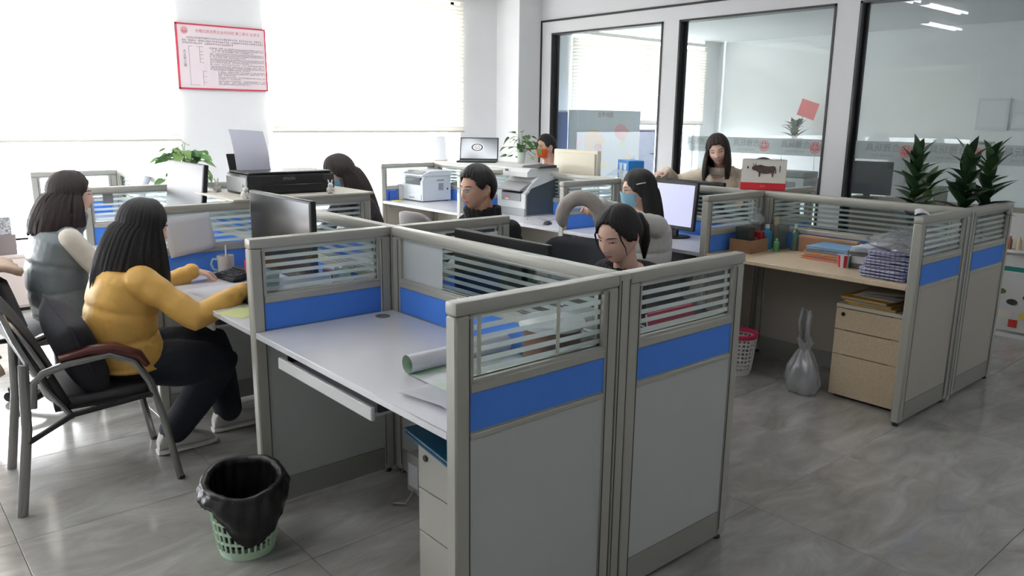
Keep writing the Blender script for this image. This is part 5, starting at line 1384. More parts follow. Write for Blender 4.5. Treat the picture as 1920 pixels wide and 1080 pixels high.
# ============================================================ people
SKIN = pbr('skin', (234, 192, 170), 0.5, noise=0.04, nscale=30)
SKIN2 = pbr('skin_warm', (216, 168, 142), 0.5, noise=0.04, nscale=30)
LIPS = pbr('lips', (168, 88, 84), 0.4)
EYEW = pbr('eye_white', (226, 222, 218), 0.3)
IRIS = pbr('eye_dark', (30, 22, 20), 0.2)
BROW = pbr('brow_hair', (44, 36, 34), 0.7)
def hairmat(name, c):
    return pbr(name, c, 0.42, spec=0.45, noise=0.35, nscale=14, bump=0.5, bscale=70, stretch=(14, 14, 1.2))
HAIR = hairmat('black_hair', (30, 27, 28))
HAIRB = hairmat('dark_brown_hair', (48, 36, 33))

def gauss(a, s): return math.exp(-(a/s)**2)
def head_grid(nu=72, nv=56, fem=True, smile=0.0):
    """head surface, face towards +x, centre at the origin"""
    jw = 0.30 if fem else 0.22
    def f(u, v):
        a = 2*math.pi*u; th = math.pi*(0.004+0.992*v)
        dx, dy, dz = math.sin(th)*math.cos(a), math.sin(th)*math.sin(a), math.cos(th)
        x, y, z = 0.096*dx, 0.077*dy, 0.113*dz
        if dz < 0:
            t = -dz
            y *= 1-jw*t**1.5
            x *= (1-0.05*t) if dx > 0 else (1-0.42*t)
            x += 0.014*t**1.5
        if dx < 0 and dz > -0.3: x *= 1.06
        if dx > 0.1:
            w = min(1, (dx-0.1)/0.3)
            d = 0
            # nose
            nz = (z+0.012)/0.046
            if -0.62 < nz < 0.75:
                prof = 0.022*max(0, 1-(nz+0.55)/1.3) if nz > -0.55 else 0.022*max(0, 1-(-0.55-nz)/0.12)
                d += prof*gauss(y, 0.0095+0.004*max(0, -nz))
            d += 0.005*gauss(abs(y)-0.013, 0.007)*gauss(z+0.034, 0.008)
            d -= 0.0085*gauss(abs(y)-0.032, 0.017)*gauss(z-0.006, 0.012)
            d += 0.004*gauss(z-0.026, 0.008)*gauss(abs(y)-0.028, 0.028)
            d += (0.005+0.004*smile)*gauss(abs(y)-0.042, 0.02)*gauss(z+0.028, 0.02)
            d += 0.007*gauss(y, 0.021)*gauss(z+0.060, 0.009)-0.004*gauss(y, 0.022)*gauss(z+0.060, 0.0022)
            d -= 0.003*gauss(y, 0.02)*gauss(z+0.076, 0.006)
            d += 0.007*gauss(y, 0.022)*gauss(z+0.095, 0.014)
            x += d*w
        return (x, y, z)
    return f

def ik(a, c, l1, l2, pole):
    a, c = Vector(a), Vector(c); d = c-a; L = min(d.length, (l1+l2)*0.995)
    n = d.normalized(); c = a+n*L
    k = (l1*l1-l2*l2+L*L)/(2*L); h = math.sqrt(max(0, l1*l1-k*k))
    p = Vector(pole); p = (p-n*p.dot(n))
    p = p.normalized() if p.length > 1e-6 else Vector((0, 0, -1))
    return a+n*k+p*h, c

def capsule(m, pts, radii, n=14, flat=1.0, steps=4):
    """tapered limb with round ends"""
    pts = [Vector(p) for p in pts]
    P, R = [], []
    for i in range(len(pts)-1):
        for k in range(steps):
            w = k/steps; P.append(pts[i].lerp(pts[i+1], w)); R.append(radii[i]*(1-w)+radii[i+1]*w)
    P.append(pts[-1]); R.append(radii[-1])
    t0 = (P[0]-P[1]).normalized(); t1 = (P[-1]-P[-2]).normalized()
    pre = [(P[0]+t0*R[0]*s, R[0]*c) for s, c in ((0.95, 0.3), (0.7, 0.7), (0.35, 0.93))]
    post = [(P[-1]+t1*R[-1]*s, R[-1]*c) for s, c in ((0.35, 0.93), (0.7, 0.7), (0.95, 0.3))]
    A = [q[0] for q in pre]+P+[q[0] for q in post]; RR = [q[1] for q in pre]+R+[q[1] for q in post]
    m.tube(A, RR, n=n, flat=flat)

def loft(m, path, half, side, n=28, power=2.3):
    """torso: path points, (half width, half depth) pairs, side vector"""
    rs = []
    for i, p in enumerate(path):
        p = Vector(p); t = (Vector(path[min(i+1, len(path)-1)])-Vector(path[max(i-1, 0)])).normalized()
        s = Vector(side); s = (s-t*s.dot(t)).normalized(); f = t.cross(s)
        w, d = half[i]; r = []
        for k in range(n):
            a = 2*math.pi*k/n; c, q = math.cos(a), math.sin(a)
            r.append(tuple(p+s*(w*abs(c)**(2/power)*(1 if c > 0 else -1))+f*(d*abs(q)**(2/power)*(1 if q > 0 else -1))))
        rs.append(r)
    m.rings(rs)

def fuse(mb, name, mat, parent, voxel, smooth=3, loc=None):
    """one continuous surface out of overlapping volumes"""
    me = mb.mesh(name+'_src')
    o = bpy.data.objects.new('tmp_fuse', me); COL.objects.link(o)
    r = o.modifiers.new('r', 'REMESH'); r.mode = 'VOXEL'; r.voxel_size = voxel; r.use_smooth_shade = True
    if smooth:
        s = o.modifiers.new('s', 'SMOOTH'); s.iterations = smooth; s.factor = 0.5
    dg = bpy.context.evaluated_depsgraph_get()
    out = bpy.data.meshes.new_from_object(o.evaluated_get(dg))
    bpy.data.objects.remove(o); bpy.data.meshes.remove(me)
    out.name = name; out.materials.clear(); out.materials.append(mat)
    out.polygons.foreach_set('use_smooth', [True]*len(out.polygons))
    return link(name, out, None, parent)

def hand(m, wrist, d, nrm, right, curl=0.5, s=1.0):
    """palm and five separate fingers; d points along the fingers, nrm out of the back of the hand"""
    d = Vector(d).normalized(); nrm = Vector(nrm); nrm = (nrm-d*nrm.dot(d)).normalized()
    sd = d.cross(nrm)*(1 if right else -1)          # towards the little finger
    w = Vector(wrist)
    capsule(m, [w-d*0.02, w+d*0.02], [0.024*s, 0.026*s], n=12, flat=0.75)
    for k in range(4):
        o = (-0.028+0.0187*k)*s
        capsule(m, [w+d*0.018*s+sd*o*0.6, w+d*0.082*s+sd*o], [0.016*s, 0.0125*s], n=10)
    Ls = [0.070, 0.078, 0.072, 0.056]
    for k in range(4):
        o = (-0.029+0.0195*k)*s; b = w+d*0.084*s+sd*o; L = Ls[k]*s
        dd = (d+sd*(0.10*(k-1.5)/1.5)).normalized()
        pts = [b]; ang = 0.15
        for q, fr in enumerate((0.45, 0.31, 0.24)):
            ang += curl*(0.55, 0.75, 0.5)[q]
            pts.append(pts[-1]+(dd*math.cos(ang)-nrm*math.sin(ang))*L*fr)
        capsule(m, pts, [0.0092*s, 0.0085*s, 0.0078*s, 0.0065*s], n=10, steps=3)
    b = w+d*0.028*s-sd*0.026*s
    t1 = b+(d*0.55-sd*0.75-nrm*0.2).normalized()*0.045*s
    t2 = t1+(d*0.85-sd*0.25-nrm*(0.3+0.3*curl)).normalized()*0.032*s
    t3 = t2+(d*0.95+sd*0.05-nrm*(0.25+0.4*curl)).normalized()*0.025*s
    capsule(m, [b, t1, t2, t3], [0.015*s, 0.0115*s, 0.0095*s, 0.007*s], n=10, steps=3)

def hair(t, M, style, mat, drop=None, hl=1.0, vol=1.0, seed=0, name='hair', part=0.0):
    """scalp shell that follows the head, then falls straight down; drop(a) = length below the scalp edge"""
    rnd = random.Random(seed); ph = [rnd.uniform(0, 6.28) for _ in range(6)]
    nu = 128; ns = 16; nd = 18 if drop else 0
    def edge(a):
        b = abs(a)
        if style in ('short', 'tied'):
            K = [(0, 0.98*hl), (0.5, 0.97*hl), (0.9, 1.12), (1.08, 1.40), (1.22, 1.58), (1.32, 1.52), (1.48, 1.34), (1.75, 1.38), (1.95, 1.80), (2.3, 2.12), (3.2, 2.22)]
            if style == 'tied': K = [(0, 0.80*hl), (0.4, 0.86*hl), (0.8, 1.15), (1.05, 1.42), (1.3, 1.62), (1.6, 1.66), (1.9, 1.74), (2.3, 1.95), (3.2, 2.0)]
            for (b0, e0), (b1, e1) in zip(K[:-1], K[1:]):
                if b0 <= b <= b1: return e0+(e1-e0)*(b-b0)/(b1-b0)+0.025*math.sin(17*a+ph[0])
        if drop and b > 0.7 and drop(a) > 0.08: return 1.36+0.14*min(1, (b-0.7)/0.5)
        if b < 0.45: e = 0.92*hl
        elif b < 1.05: e = 0.92*hl+(1.42-0.92*hl)*((b-0.45)/0.6)
        elif b < 1.55: e = 1.42+0.42*((b-1.05)/0.5)
        elif b < 1.75: e = 1.84
        else: e = 1.84+0.22*min(1, (b-1.75)/0.8)
        return e+0.03*math.sin(17*a+ph[0])
    def surf(a, th, k):
        dx, dy, dz = math.sin(th)*math.cos(a), math.sin(th)*math.sin(a), math.cos(th)
        x, y, z = 0.096*dx, 0.077*dy, 0.113*dz
        if dz < 0:
            x *= (1-0.05*-dz) if dx > 0 else (1-0.36*-dz)
        if dx < 0: x *= 1.07
        return Vector((x*k-0.001, y*k, z*k+0.002))
    def f(u, v):
        a = 2*math.pi*u-math.pi
        j = v*(ns+nd); e = edge(a)
        rip = 0.0016*math.sin(58*a+ph[1])+0.0012*math.sin(91*a+ph[2])
        tv = min(1.0, j/ns)
        dr = drop(a) if drop else 0
        k = (1.075+0.06*vol*math.sin(math.pi*min(1, tv*0.9+0.1))**0.7)+(0.03 if (dr > 0.04) else 0)*tv
        if style in ('short', 'tied'): k = 1.022+0.085*vol*max(0.0, math.cos(math.pi/2*tv))**0.55
        elif abs(a) < 1.1: k = k*(1-tv**3)+1.03*tv**3
        th = e*tv
        p = surf(a, th, k)
        # parting: dent from the crown to the forehead
        p.z -= 0.006*gauss(a-part, 0.22)*math.sin(math.pi*min(1, tv))*(1 if style != 'short' else 0)
        p += p.normalized()*rip*tv
        w = M @ p
        if j > ns and dr > 0.001:
            q = (j-ns)/nd; L = dr*(0.95+0.04*math.sin(7*a+ph[3])+0.03*math.sin(37*a+ph[4]))
            out = (M.to_3x3() @ Vector((math.cos(a), math.sin(a), 0))); out.z = 0
            out = out.normalized() if out.length > 0.01 else out
            w = w+Vector((0, 0, -L*q))+out*(0.018*vol*math.sin(math.pi*min(1, q*0.8))+rip)
            w += Vector((0.002*math.sin(9*q+31*a), 0.002*math.cos(8*q+27*a), 0))*q
            if style in BACKDRIFT:
                w += Vector(BACKDRIFT[style])*(q**0.6)*max(0, min(1, (abs(a)-1.2)/0.8))
        elif j > ns:
            w = w+Vector((0, 0, -0.0004*(j-ns)))
        return tuple(w)
    o = MB().grid(nu, ns+nd+1, f, closeu=True).build(name, mat, t, 'all', fix=False)
    md = o.modifiers.new('thick', 'SOLIDIFY'); md.thickness = 0.009; md.offset = -1.0
    return o
BACKDRIFT = {}

def face_parts(t, M, open_eye=0.6, smile=0.0, lips=True, brow=BROW, eyes=True):
    fg = head_grid()
    cache = []
    for i in range(-26, 27):
        for j in range(14, 52):
            u = (i/160.0) % 1.0; v = j/56.0
            cache.append(fg(u, v))
    def fx(y, z):
        c = sorted(cache, key=lambda p: (p[1]-y)**2+(p[2]-z)**2)[:4]
        ws = [1/(1e-5+(p[1]-y)**2+(p[2]-z)**2) for p in c]
        return sum(w*p[0] for w, p in zip(ws, c))/sum(ws)
    def arc(nm, pts, r, mat, lift=0.001, flat=1.0):
        P = [M @ Vector((fx(y, z)+lift, y, z)) for y, z in pts]
        MB().tube(P, r, n=6, flat=flat).build(nm, mat, t, 'all')
    for s in (-1, 1):
        c = 0.032*s
        arc('eyebrow', [(c-0.019, 0.0245), (c-0.008, 0.0275), (c+0.006, 0.0275), (c+0.018, 0.0245)], [0.0012, 0.0024, 0.0024, 0.0012], brow)
        if not eyes: continue
        if open_eye > 0.15:
            e = Vector((fx(c, 0.005)-0.0045, c, 0.005))
            h = 0.0058*open_eye
            ey = MB().ball((0, 0, 0), (0.0075, 0.0135, h), 14, 8, M=M @ T(*e)).build('eye', EYEW, t, 'all')
            MB().ball((0, 0, 0), (0.0025, 0.0058, h*0.98), 12, 8, M=M @ T(e.x+0.0063, e.y, e.z-0.0006)).build('iris', IRIS, ey, 'all')
        arc('eyelash', [(c-0.015, 0.004), (c-0.008, 0.005+0.0052*open_eye), (c+0.008, 0.005+0.0052*open_eye), (c+0.015, 0.004)], [0.0008, 0.0016, 0.0016, 0.0008], IRIS, 0.0012)
        if open_eye <= 0.15:
            arc('eyelid', [(c-0.014, 0.003), (c, -0.001), (c+0.014, 0.003)], 0.0014, IRIS, 0.001)
    if lips:
        w = 0.021+0.007*smile
        arc('upper_lip', [(-w, -0.058+0.006*smile), (-w*0.5, -0.0565), (0, -0.0572), (w*0.5, -0.0565), (w, -0.058+0.006*smile)], [0.001, 0.0032, 0.003, 0.0032, 0.001], LIPS, 0.0, 0.8)
        arc('lower_lip', [(-w, -0.059+0.006*smile), (-w*0.5, -0.0640-0.004*smile), (0, -0.0655-0.004*smile), (w*0.5, -0.0640-0.004*smile), (w, -0.059+0.006*smile)], [0.001, 0.0034, 0.004, 0.0034, 0.001], LIPS, 0.0, 0.8)
        if smile > 0.5:
            arc('teeth', [(-w*0.75, -0.0595+0.003), (0, -0.0612), (w*0.75, -0.0595+0.003)], [0.001, 0.0024, 0.001], EYEW, 0.0012)

def face_mask(t, M, mat):
    def f(u, v):
        a = -1.15+2.3*u; z = -0.012-0.085*v
        y = 0.079*math.sin(a)*(1-0.18*v); x = 0.074+0.026*math.cos(a*1.15)+0.014*gauss(a, 0.5)*(1-v)-0.012*max(0, v-0.6)-0.05*(abs(a)/1.15)**3
        return tuple(M @ Vector((x, y, z+0.012*gauss(a, 0.35)*(1-v)+0.001*math.sin(18*v))))
    o = MB().grid(25, 12, f).build('face_mask', mat, t, 'all', fix=False)
    md = o.modifiers.new('t', 'SOLIDIFY'); md.thickness = 0.002
    for s in (-1, 1):
        P = [(0.045, s*0.070, -0.022), (0.02, s*0.083, -0.004), (-0.012, s*0.090, 0.018), (-0.026, s*0.088, -0.005), (0.0, s*0.083, -0.045), (0.04, s*0.064, -0.082)]
        MB().tube([M @ Vector(p) for p in P], 0.0014, n=5).build('ear_loop', EYEW, t, 'all')

def glasses(t, M, mat):
    for s in (-1, 1):
        c = 0.033*s
        ring = [M @ Vector((0.106-0.010*abs(math.cos(a)*0.5+0.5*s*0.9), c+0.023*math.cos(a), 0.003+0.017*math.sin(a))) for a in [2*math.pi*k/20 for k in range(21)]]
        r = MB().tube(ring, 0.0013, n=6, cap=False).build('glasses_rim', mat, t, 'all')
        MB().add([tuple(p) for p in ring[:-1]], [tuple(range(20))]).build('lens', glassy('spectacle_lens', refl=0.12), r, fix=False)
        MB().tube([M @ Vector(p) for p in ((0.098, s*0.056, 0.008), (0.05, s*0.081, 0.010), (-0.008, s*0.086, 0.008), (-0.03, s*0.083, -0.012))], 0.0014, n=5).build('temple', mat, t, 'all')
    MB().tube([M @ Vector(p) for p in ((0.103, -0.011, 0.006), (0.108, 0, 0.010), (0.103, 0.011, 0.006))], 0.0013, n=5).build('bridge', mat, t, 'all')

def person(label, hip, head, yaw, head_yaw=None, pitch=0.1, roll=0.0, top=None, bottoms=None, skin=SKIN, fem=True, scale=1.0,
           hands=((0, 0, 0), (0, 0, 0)), hand_dir=None, hand_nrm=None, curl=0.5, feet=None, slouch=0.05, sleeve=1.0, puff=0.0, loose=1.0, sleeveless=False,
           undershirt=None, voxel=0.007, standing=False, shoulder_w=None, elbow_out=0.35, collar=0.0, hem=0.0, shoes=None, smile=0.0, sleeve_len=1.0, poles=(None, None), shoulder_up=0.0, wide_leg=1.0, neck_shift=(0, 0, 0)):
    """hip, head: world points; hands: (left, right) wrists in world; the figure faces yaw"""
    hip, head = Vector(hip), Vector(head); hy = yaw if head_yaw is None else head_yaw
    base = Vector((hip.x, hip.y, 0))
    t = thing('person', label, 'person', base)
    K = Matrix.Translation(-base)
    F = Vector((math.cos(yaw), math.sin(yaw), 0)); S = Vector((-F.y, F.x, 0))       # forward, left
    M = K @ T(*head) @ RZ(hy) @ RY(pitch) @ RX(roll) @ Matrix.Scale(scale, 4)
    hip = hip-base; head = head-base
    HF = Vector((math.cos(hy), math.sin(hy), 0))
    nb = head-Vector((0, 0, 0.165*scale*math.cos(pitch)))-HF*(0.035+0.10*math.sin(pitch))*scale            # neck base
    nb += Vector(neck_shift)
    sw = (shoulder_w or (0.165 if fem else 0.19))*scale
    up = (nb-hip); L = up.length
    def spine(q): return hip.lerp(nb, q)-F*(slouch*math.sin(math.pi*min(1, q*1.05))) 
    prof = [(0.0, 0.155, 0.115), (0.15, 0.152, 0.112), (0.32, 0.132, 0.098), (0.5, 0.135, 0.102), (0.68, 0.150, 0.112), (0.82, 0.155, 0.105), (0.92, 0.125, 0.080), (1.0, 0.060, 0.060)]
    kk = sw/0.165
    # ---------------- skeleton
    sh = [spine(0.86)+S*sw*s+Vector((0, 0, 0.012+shoulder_up)) for s in (1, -1)]
    W = [Vector(h)-base for h in hands]
    el = []
    for i, s in enumerate((1, -1)):
        pole = Vector(poles[i]) if poles[i] else Vector((0, 0, -1))+S*s*elbow_out-F*0.3
        e, w = ik(sh[i], W[i], 0.285*scale, 0.25*scale, pole); el.append(e); W[i] = w
    # ---------------- body
    m = MB()
    hg = head_grid(fem=fem, smile=smile)
    nu, nv = 72, 56
    vs = [tuple(M @ Vector(hg(i/nu, j/(nv-1)))) for j in range(nv) for i in range(nu)]
    m.rings([vs[j*nu:(j+1)*nu] for j in range(nv)])
    for s in (-1, 1):
        m.ball((0, 0, 0), (0.017, 0.007, 0.031), 14, 10, M=M @ T(-0.010, s*0.081, -0.004) @ RZ(-0.35*s) @ RY(-0.15))
        m.ball((0, 0, 0), (0.008, 0.006, 0.010), 10, 8, M=M @ T(-0.002, s*0.077, -0.032))
    hb = M @ Vector((-0.018, 0, -0.055))
    capsule(m, [nb-Vector((0, 0, 0.03)), nb+(hb-nb)*0.5, hb], [0.056*scale, 0.050*scale, 0.052*scale] if fem else [0.066, 0.060, 0.060], n=18)
    n = 12
    path = [spine(q) for q, _, _ in prof]
    loft(m, path, [(w*kk*scale*0.95, d*scale*0.92) for _, w, d in prof], S)
    fd = []
    for i, s in enumerate((1, -1)):
        capsule(m, [sh[i], el[i], W[i]], [0.046*scale, 0.038*scale, 0.026*scale])
        dd = Vector(hand_dir[i]) if hand_dir else (W[i]-el[i])
        nn = Vector(hand_nrm[i]) if hand_nrm else Vector((0, 0, 1))
        hand(m, W[i], dd, nn, right=(s < 0), curl=curl if not isinstance(curl, tuple) else curl[i], s=scale*0.98)
    kn = []; an = []
    if standing:
        ft = feet or [tuple(hip+base+S*0.10*s-Vector((0, 0, hip.z))) for s in (1, -1)]
    else:
        ft = feet or [tuple(base+F*0.40+S*0.10*s) for s in (1, -1)]
    for i, s in enumerate((1, -1)):
        h0 = hip+S*0.085*s*scale+Vector((0, 0, -0.02)); a = Vector(ft[i])-base+Vector((0, 0, 0.085))-F*0.06
        k, a2 = ik(h0, a, 0.42*scale, 0.41*scale, F+Vector((0, 0, 0.4)))
        kn.append(k); an.append(a2)
        capsule(m, [h0, k, a2], [0.075*scale, 0.052*scale, 0.036*scale])
        capsule(m, [a2+Vector((0, 0, -0.02)), a2+F*0.10+Vector((0, 0, -0.05))], [0.030, 0.022])
    body = fuse(m, 'body', skin, t, voxel, 2)
    # ---------------- clothing
    m = MB()
    P2 = [(q, w, d) for q, w, d in prof]
    nn_ = 40; path = []; half = []
    for i in range(nn_+1):
        q = -hem+(0.985+hem)*i/nn_
        qq = max(0, q)
        for (q0, w0, d0), (q1, w1, d1) in zip(P2[:-1], P2[1:]):
            if q0 <= qq <= q1: r = (qq-q0)/(q1-q0); w = w0+(w1-w0)*r; d = d0+(d1-d0)*r; break
        if puff and qq < 0.85: w = max(w, 0.150); d = max(d, 0.112)
        g = 0.014*loose+puff*(0.55+0.45*min(1, abs(math.sin(math.pi*3.4*q+0.5))*2.6)**0.7) if qq < 0.9 else 0.012
        path.append(spine(q) if q >= 0 else hip+Vector((0, 0, q*L)))
        half.append((w*kk*scale+g, d*scale+g*0.95))
    loft(m, path, half, S)
    if not sleeveless:
        for i, s in enumerate((1, -1)):
            e = el[i]; w = el[i].lerp(W[i], 0.97*sleeve_len)
            if puff > 0.01:
                pts = []; rr = []
                for k in range(25):
                    q = k/24
                    p = sh[i].lerp(e, q*2) if q < 0.5 else e.lerp(w, q*2-1)
                    pts.append(p); rr.append((0.054*(1-q)+0.036*q)*scale+puff*(0.62+0.13*math.sin(19*q)+0.10*math.sin(41*q+1)-0.5*gauss(q-0.97, 0.03))*(1.0-0.2*q))
                capsule(m, pts, rr, n=16, steps=1)
            else:
                r0 = 0.012*sleeve
                capsule(m, [sh[i], sh[i].lerp(e, 0.5), e, e.lerp(w, 0.5), w], [0.054*scale+r0, 0.050*scale+r0, 0.044*scale+r0, 0.040*scale+r0*0.9, 0.033*scale+r0*0.8], n=16)
    else:
        for i, s in enumerate((1, -1)): capsule(m, [sh[i]-S*s*0.03, sh[i]+S*s*0.005], [0.056+puff*0.3, 0.046+puff*0.2], n=16)
    if collar:
        c = nb+Vector((0, 0, 0.005)); ax = (hb-nb).normalized()
        for q in range(20):
            a = 2*math.pi*q/20; rr = 0.066*scale+0.012
            p = c+F*(math.cos(a)*rr*1.05)+S*(math.sin(a)*rr*1.15)
            capsule(m, [p-ax*0.02, p+ax*collar*(0.75 if math.cos(a) > 0.5 else 1.0)+(p-c)*0.15], [0.018, 0.013], n=8, steps=2)
    fuse(m, 'jacket' if puff else 'top', top, t, 0.008 if puff else 0.009, 3 if puff else 4)
    if sleeveless and undershirt:
        for i, s in enumerate((1, -1)):
            m = MB(); capsule(m, [sh[i], sh[i].lerp(el[i], 0.5), el[i], el[i].lerp(W[i], 0.5), W[i]], [0.060, 0.056, 0.050, 0.046, 0.036], n=16)
            fuse(m, 'sleeve', undershirt, t, 0.009, 3)
    if bottoms:
        m = MB()
        loft(m, [hip+Vector((0, 0, z)) for z in (-0.10, -0.05, 0.0, 0.06, 0.12)], [(0.14*kk, 0.11), (0.168*kk, 0.128), (0.168*kk, 0.13), (0.16*kk, 0.122), (0.15*kk, 0.112)], S)
        for i, s in enumerate((1, -1)):
            h0 = hip+S*0.085*s*scale+Vector((0, 0, -0.02))
            capsule(m, [h0, h0.lerp(kn[i], 0.5), kn[i], kn[i].lerp(an[i], 0.5), an[i]+Vector((0, 0, 0.02))], [0.092, 0.082*wide_leg, 0.068*wide_leg, 0.060*wide_leg, 0.052*wide_leg], n=18)
        fuse(m, 'trousers', bottoms, t, 0.011, 4)
    if shoes:
        for i in range(2):
            a = an[i]
            # shoe loft from heel to toe
            fw = Vector(F); rs = []
            prof_s = [(-0.08, 0.024, 0.07), (-0.062, 0.038, 0.108), (-0.02, 0.042, 0.118), (0.03, 0.044, 0.108), (0.09, 0.047, 0.082), (0.145, 0.043, 0.062), (0.18, 0.026, 0.042)]
            z0 = a.z-0.085
            fl_ = Vector((a.x, a.y, z0))
            sho = None
            for nm, mt, zb, zt in (('shoe', shoes[0], 0.022, None), ('sole', shoes[1], 0.0, 0.026)):
                rs = []
                for x, w, h in prof_s:
                    top_ = h if zt is None else zt; k = 1.0 if zt is None else 1.06
                    ring = []
                    for q in range(16):
                        b = 2*math.pi*q/16; cc, ss = math.cos(b), math.sin(b)
                        yy = w*k*abs(cc)**0.7*(1 if cc > 0 else -1); zz = (zb+top_)/2+(top_-zb)/2*abs(ss)**0.7*(1 if ss > 0 else -1)
                        ring.append(tuple(fl_+fw*x*k+S*yy+Vector((0, 0, zz))))
                    rs.append(ring)
                ob = MB().rings(rs).build(nm, mt, t if sho is None else sho, True)
                if sho is None: sho = ob
    return t, M, dict(nb=nb, hb=hb, sh=sh, el=el, W=W, F=F, S=S, hip=hip, spine=spine, base=base, head=head)

def cloth(name, c, rough=0.85, noise=0.08): return pbr(name, c, rough, noise=noise, nscale=18, bump=0.25, bscale=120)
DENIM = cloth('dark_trousers', (30, 34, 44))
BLACKC = cloth('black_knit', (26, 26, 28))
SHOE = (pbr('pale_sneaker', (196, 192, 188), 0.7, bump=0.2, bscale=200), pbr('white_rubber', (220, 218, 214), 0.6))
MASKB = pbr('pale_blue_mask', (146, 196, 220), 0.7)

# --- the woman in the yellow padded jacket
t, M, J_ = person('person in a mustard yellow padded jacket, seen from behind on the visitor chair', (-0.90, 2.08, 0.525), (-0.79, 2.08, 1.085), 0.0, head_yaw=0.08, pitch=0.22,
                 top=pbr('yellow_padded_nylon', (222, 174, 88), 0.5, noise=0.07, nscale=9, bump=0.8, bscale=16), bottoms=DENIM, hands=((-0.50, 2.37, 0.815), (-0.47, 1.80, 0.81)),
                 hand_dir=((0.9, 0.15, -0.25), (1, 0.05, -0.15)), curl=0.6, feet=((-0.36, 2.24, 0), (-0.66, 2.13, 0)), slouch=0.045, puff=0.023, hem=0.11, collar=0.0, voxel=0.006,
                 shoes=SHOE, scale=0.97, wide_leg=1.35, elbow_out=0.7)
BACKDRIFT['w2'] = (-0.115, 0.0, 0.0)
hair(t, M, 'w2', HAIR, drop=lambda a: 0.35 if abs(a) > 2.0 else (0.32 if abs(a) > 1.15 else 0.0), vol=1.35, seed=2)
face_parts(t, M)

# --- the woman in the grey padded vest
t, M, J_ = person('person in a grey padded vest and cream sweater, seated in profile at left', (-0.93, 3.22, 0.53), (-0.835, 3.22, 1.14), 0.0, head_yaw=-0.10, pitch=0.05,
                 top=pbr('grey_padded_nylon', (112, 120, 124), 0.38, noise=0.08, nscale=9, bump=0.7, bscale=16), bottoms=DENIM, hands=((-0.50, 3.40, 0.82), (-0.52, 3.03, 0.815)), slouch=0.04, puff=0.026, hem=0.10,
                 collar=0.07, sleeveless=True, undershirt=cloth('cream_sweater', (214, 206, 192)), voxel=0.007, elbow_out=0.15)
BACKDRIFT['w1'] = (-0.09, 0.0, 0.0)
hair(t, M, 'w1', HAIRB, drop=lambda a: 0.22 if abs(a) > 1.5 else (0.18 if abs(a) > 1.2 else 0.0), vol=1.2, seed=5)
face_parts(t, M, 0.6)

# --- the woman with long hair and a mask behind the black printer
t, M, J_ = person('person with long dark hair and a pale blue mask bending down behind the black printer', (1.05, 3.22, 0.53), (0.80, 3.25, 1.195), math.pi, head_yaw=3.05, pitch=0.35,
                 top=cloth('dark_brown_knit', (54, 44, 44)), bottoms=DENIM, hands=((0.50, 3.0, 0.80), (0.52, 3.45, 0.80)), slouch=0.04, voxel=0.008)
BACKDRIFT['w3'] = (0.16, -0.02, 0.02)
hair(t, M, 'w3', HAIRB, drop=lambda a: 0.42 if abs(a) > 1.7 else (0.31 if abs(a) > 1.45 else 0.0), vol=1.2, seed=8)
face_parts(t, M, 0.3, lips=False); face_mask(t, M, MASKB)

# --- the man with glasses
t, M, J_ = person('person with short black hair, rimless glasses and a black hooded top, looking left', (1.10, 1.84, 0.55), (0.885, 1.84, 1.195), math.pi, head_yaw=math.pi+0.02, pitch=0.10, roll=0.0,
                 top=BLACKC, bottoms=DENIM, skin=SKIN2, fem=False, hands=((0.52, 1.62, 0.80), (0.52, 2.02, 0.80)), slouch=0.05, collar=0.06, voxel=0.0055, shoulder_w=0.185)
hair(t, M, 'short', HAIR, hl=0.92, vol=1.5, seed=12)
face_parts(t, M, 0.45); glasses(t, M, pbr('thin_silver', (190, 190, 192), 0.3, metal=0.8))

# --- the woman in black in front
t, M, J_ = person('person in black with hair tied back, leaning forward behind the front panels', (1.02, 0.60, 0.55), (0.665, 0.60, 1.105), math.pi, head_yaw=math.pi+0.06, pitch=0.32, roll=-0.05,
                 top=BLACKC, bottoms=DENIM, hands=((0.42, 0.40, 0.80), (0.42, 0.85, 0.80)), slouch=0.05, voxel=0.005, collar=0.015)
hair(t, M, 'tied', HAIR, hl=0.98, vol=1.0, seed=15)
pt = [Vector((-0.10, 0, 0.03)), Vector((-0.135, 0, 0.02)), Vector((-0.16, 0, -0.03)), Vector((-0.165, 0, -0.10)), Vector((-0.15, 0, -0.18))]
MB().tube([M @ p for p in pt], [0.02, 0.03, 0.032, 0.026, 0.006], n=12).build('ponytail', HAIR, t, 'all')
for s in (-1, 1):
    MB().tube([M @ Vector(p) for p in ((0.062, s*0.052, 0.055), (0.070, s*0.068, 0.02), (0.058, s*0.076, -0.02), (0.052, s*0.074, -0.06))], [0.006, 0.005, 0.003, 0.001], n=6, flat=0.6).build('loose_lock', HAIR, t, 'all')
face_parts(t, M, 0.35)

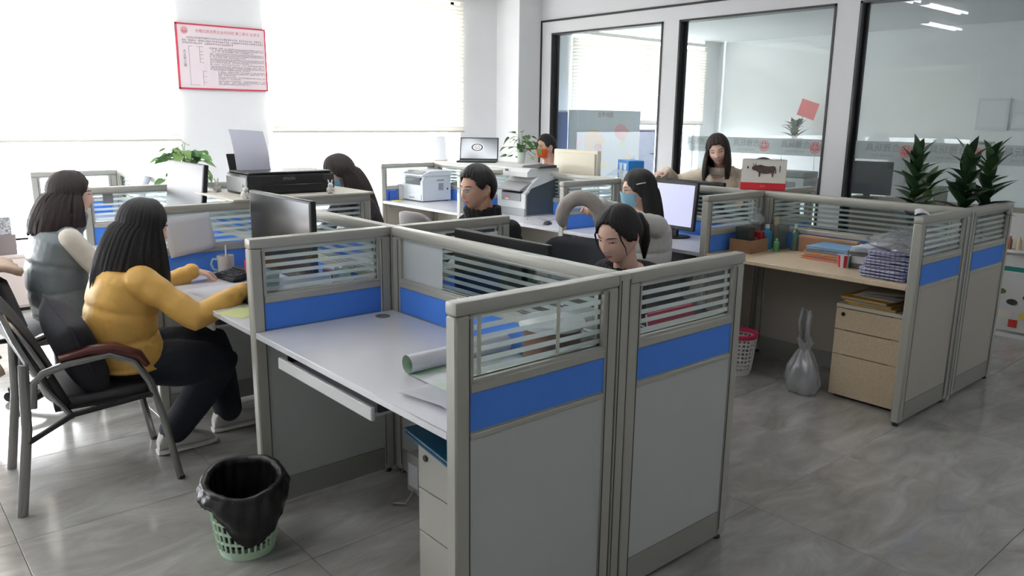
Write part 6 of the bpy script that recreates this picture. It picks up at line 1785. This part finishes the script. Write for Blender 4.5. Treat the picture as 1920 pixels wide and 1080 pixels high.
# --- the masked woman in a white padded coat
t, M, J_ = person('person in a white padded coat, glasses and blue mask, reaching for the neck pillow', (2.14, 1.70, 0.53), (2.075, 1.70, 1.14), 2.75, head_yaw=2.5, pitch=0.08,
                 top=pbr('white_padded_nylon', (214, 212, 208), 0.6, noise=0.04, nscale=9, bump=0.3, bscale=35), bottoms=DENIM, hands=((1.41, 1.545, 1.145), (1.75, 1.95, 0.80)),
                 hand_dir=((-0.85, -0.15, 0.0), (-1, 0.2, -0.3)), curl=(1.15, 0.5), slouch=0.03, puff=0.028, hem=0.06, voxel=0.006, poles=((0.1, -0.6, -1), None))
BACKDRIFT['w6'] = (0.05, -0.02, 0.0)
hair(t, M, 'w6', HAIR, drop=lambda a: 0.43 if abs(a) > 1.9 else (0.30 if abs(a) > 1.65 else 0.0), vol=1.15, seed=18)
face_parts(t, M, 0.5, lips=False); face_mask(t, M, MASKB); glasses(t, M, pbr('dark_rim', (60, 50, 46), 0.3))
MB().tube([M @ Vector(p) for p in ((0.03, 0.094, 0.045), (0.0, 0.099, 0.050), (-0.03, 0.096, 0.052))], 0.004, n=6).build('hair_clip', EYEW, t, 'all')

# --- the standing woman in the beige sweater
t, M, J_ = person('smiling person in a cream sweater, standing and leaning with a hand on the partition', (4.02, 2.24, 0.86), (3.66, 2.22, 1.345), math.pi+0.15, head_yaw=math.pi+0.52, pitch=0.24, roll=0.20,
                 top=cloth('cream_sweater_2', (222, 208, 186)), bottoms=DENIM, hands=((3.66, 1.95, 1.00), (3.50, 2.60, 1.155)), hand_dir=((-0.8, -0.2, -0.4), (-0.75, 0.25, -0.1)), curl=(0.5, 0.35),
                 slouch=0.03, voxel=0.006, neck_shift=(0.06, 0.0, -0.025), collar=0.05, standing=True, smile=1.0, sleeve=1.4, feet=((4.05, 2.14, 0), (4.05, 2.34, 0)), elbow_out=0.6, poles=(None, (0.1, 0.9, -0.4)))
hair(t, M, 'w7', HAIRB, drop=lambda a: 0.24 if abs(a) > 1.5 else (0.26 if abs(a) > 1.02 else 0.0), vol=1.1, seed=21)
face_parts(t, M, 0.1, smile=1.0)

# --- the man in the orange mask
t, M, J_ = person('person with short black hair and an orange-red mask behind the vine plant', (3.98, 4.38, 0.58), (3.77, 4.38, 1.29), math.pi, head_yaw=3.0, pitch=0.05,
                 top=cloth('pale_pink_shirt', (206, 176, 172)), bottoms=DENIM, skin=SKIN2, fem=False, hands=((3.40, 4.2, 0.80), (3.40, 4.55, 0.80)), slouch=0.04, voxel=0.008)
hair(t, M, 'short', HAIR, hl=0.92, vol=1.3, seed=25)
face_parts(t, M, 0.6, lips=False); face_mask(t, M, pbr('orange_mask', (226, 84, 36), 0.7))

# --- the person hidden behind the calendar
t, M, J_ = person('person mostly hidden behind the ox calendar, only tousled black hair showing', (3.92, 1.60, 0.53), (3.50, 1.70, 1.175), math.pi, pitch=0.30,
                 top=BLACKC, bottoms=DENIM, hands=((3.36, 1.55, 0.80), (3.36, 1.9, 0.80)), slouch=0.05, voxel=0.009)
hair(t, M, 'short', HAIR, hl=1.0, vol=1.6, seed=28)
face_parts(t, M, 0.5)
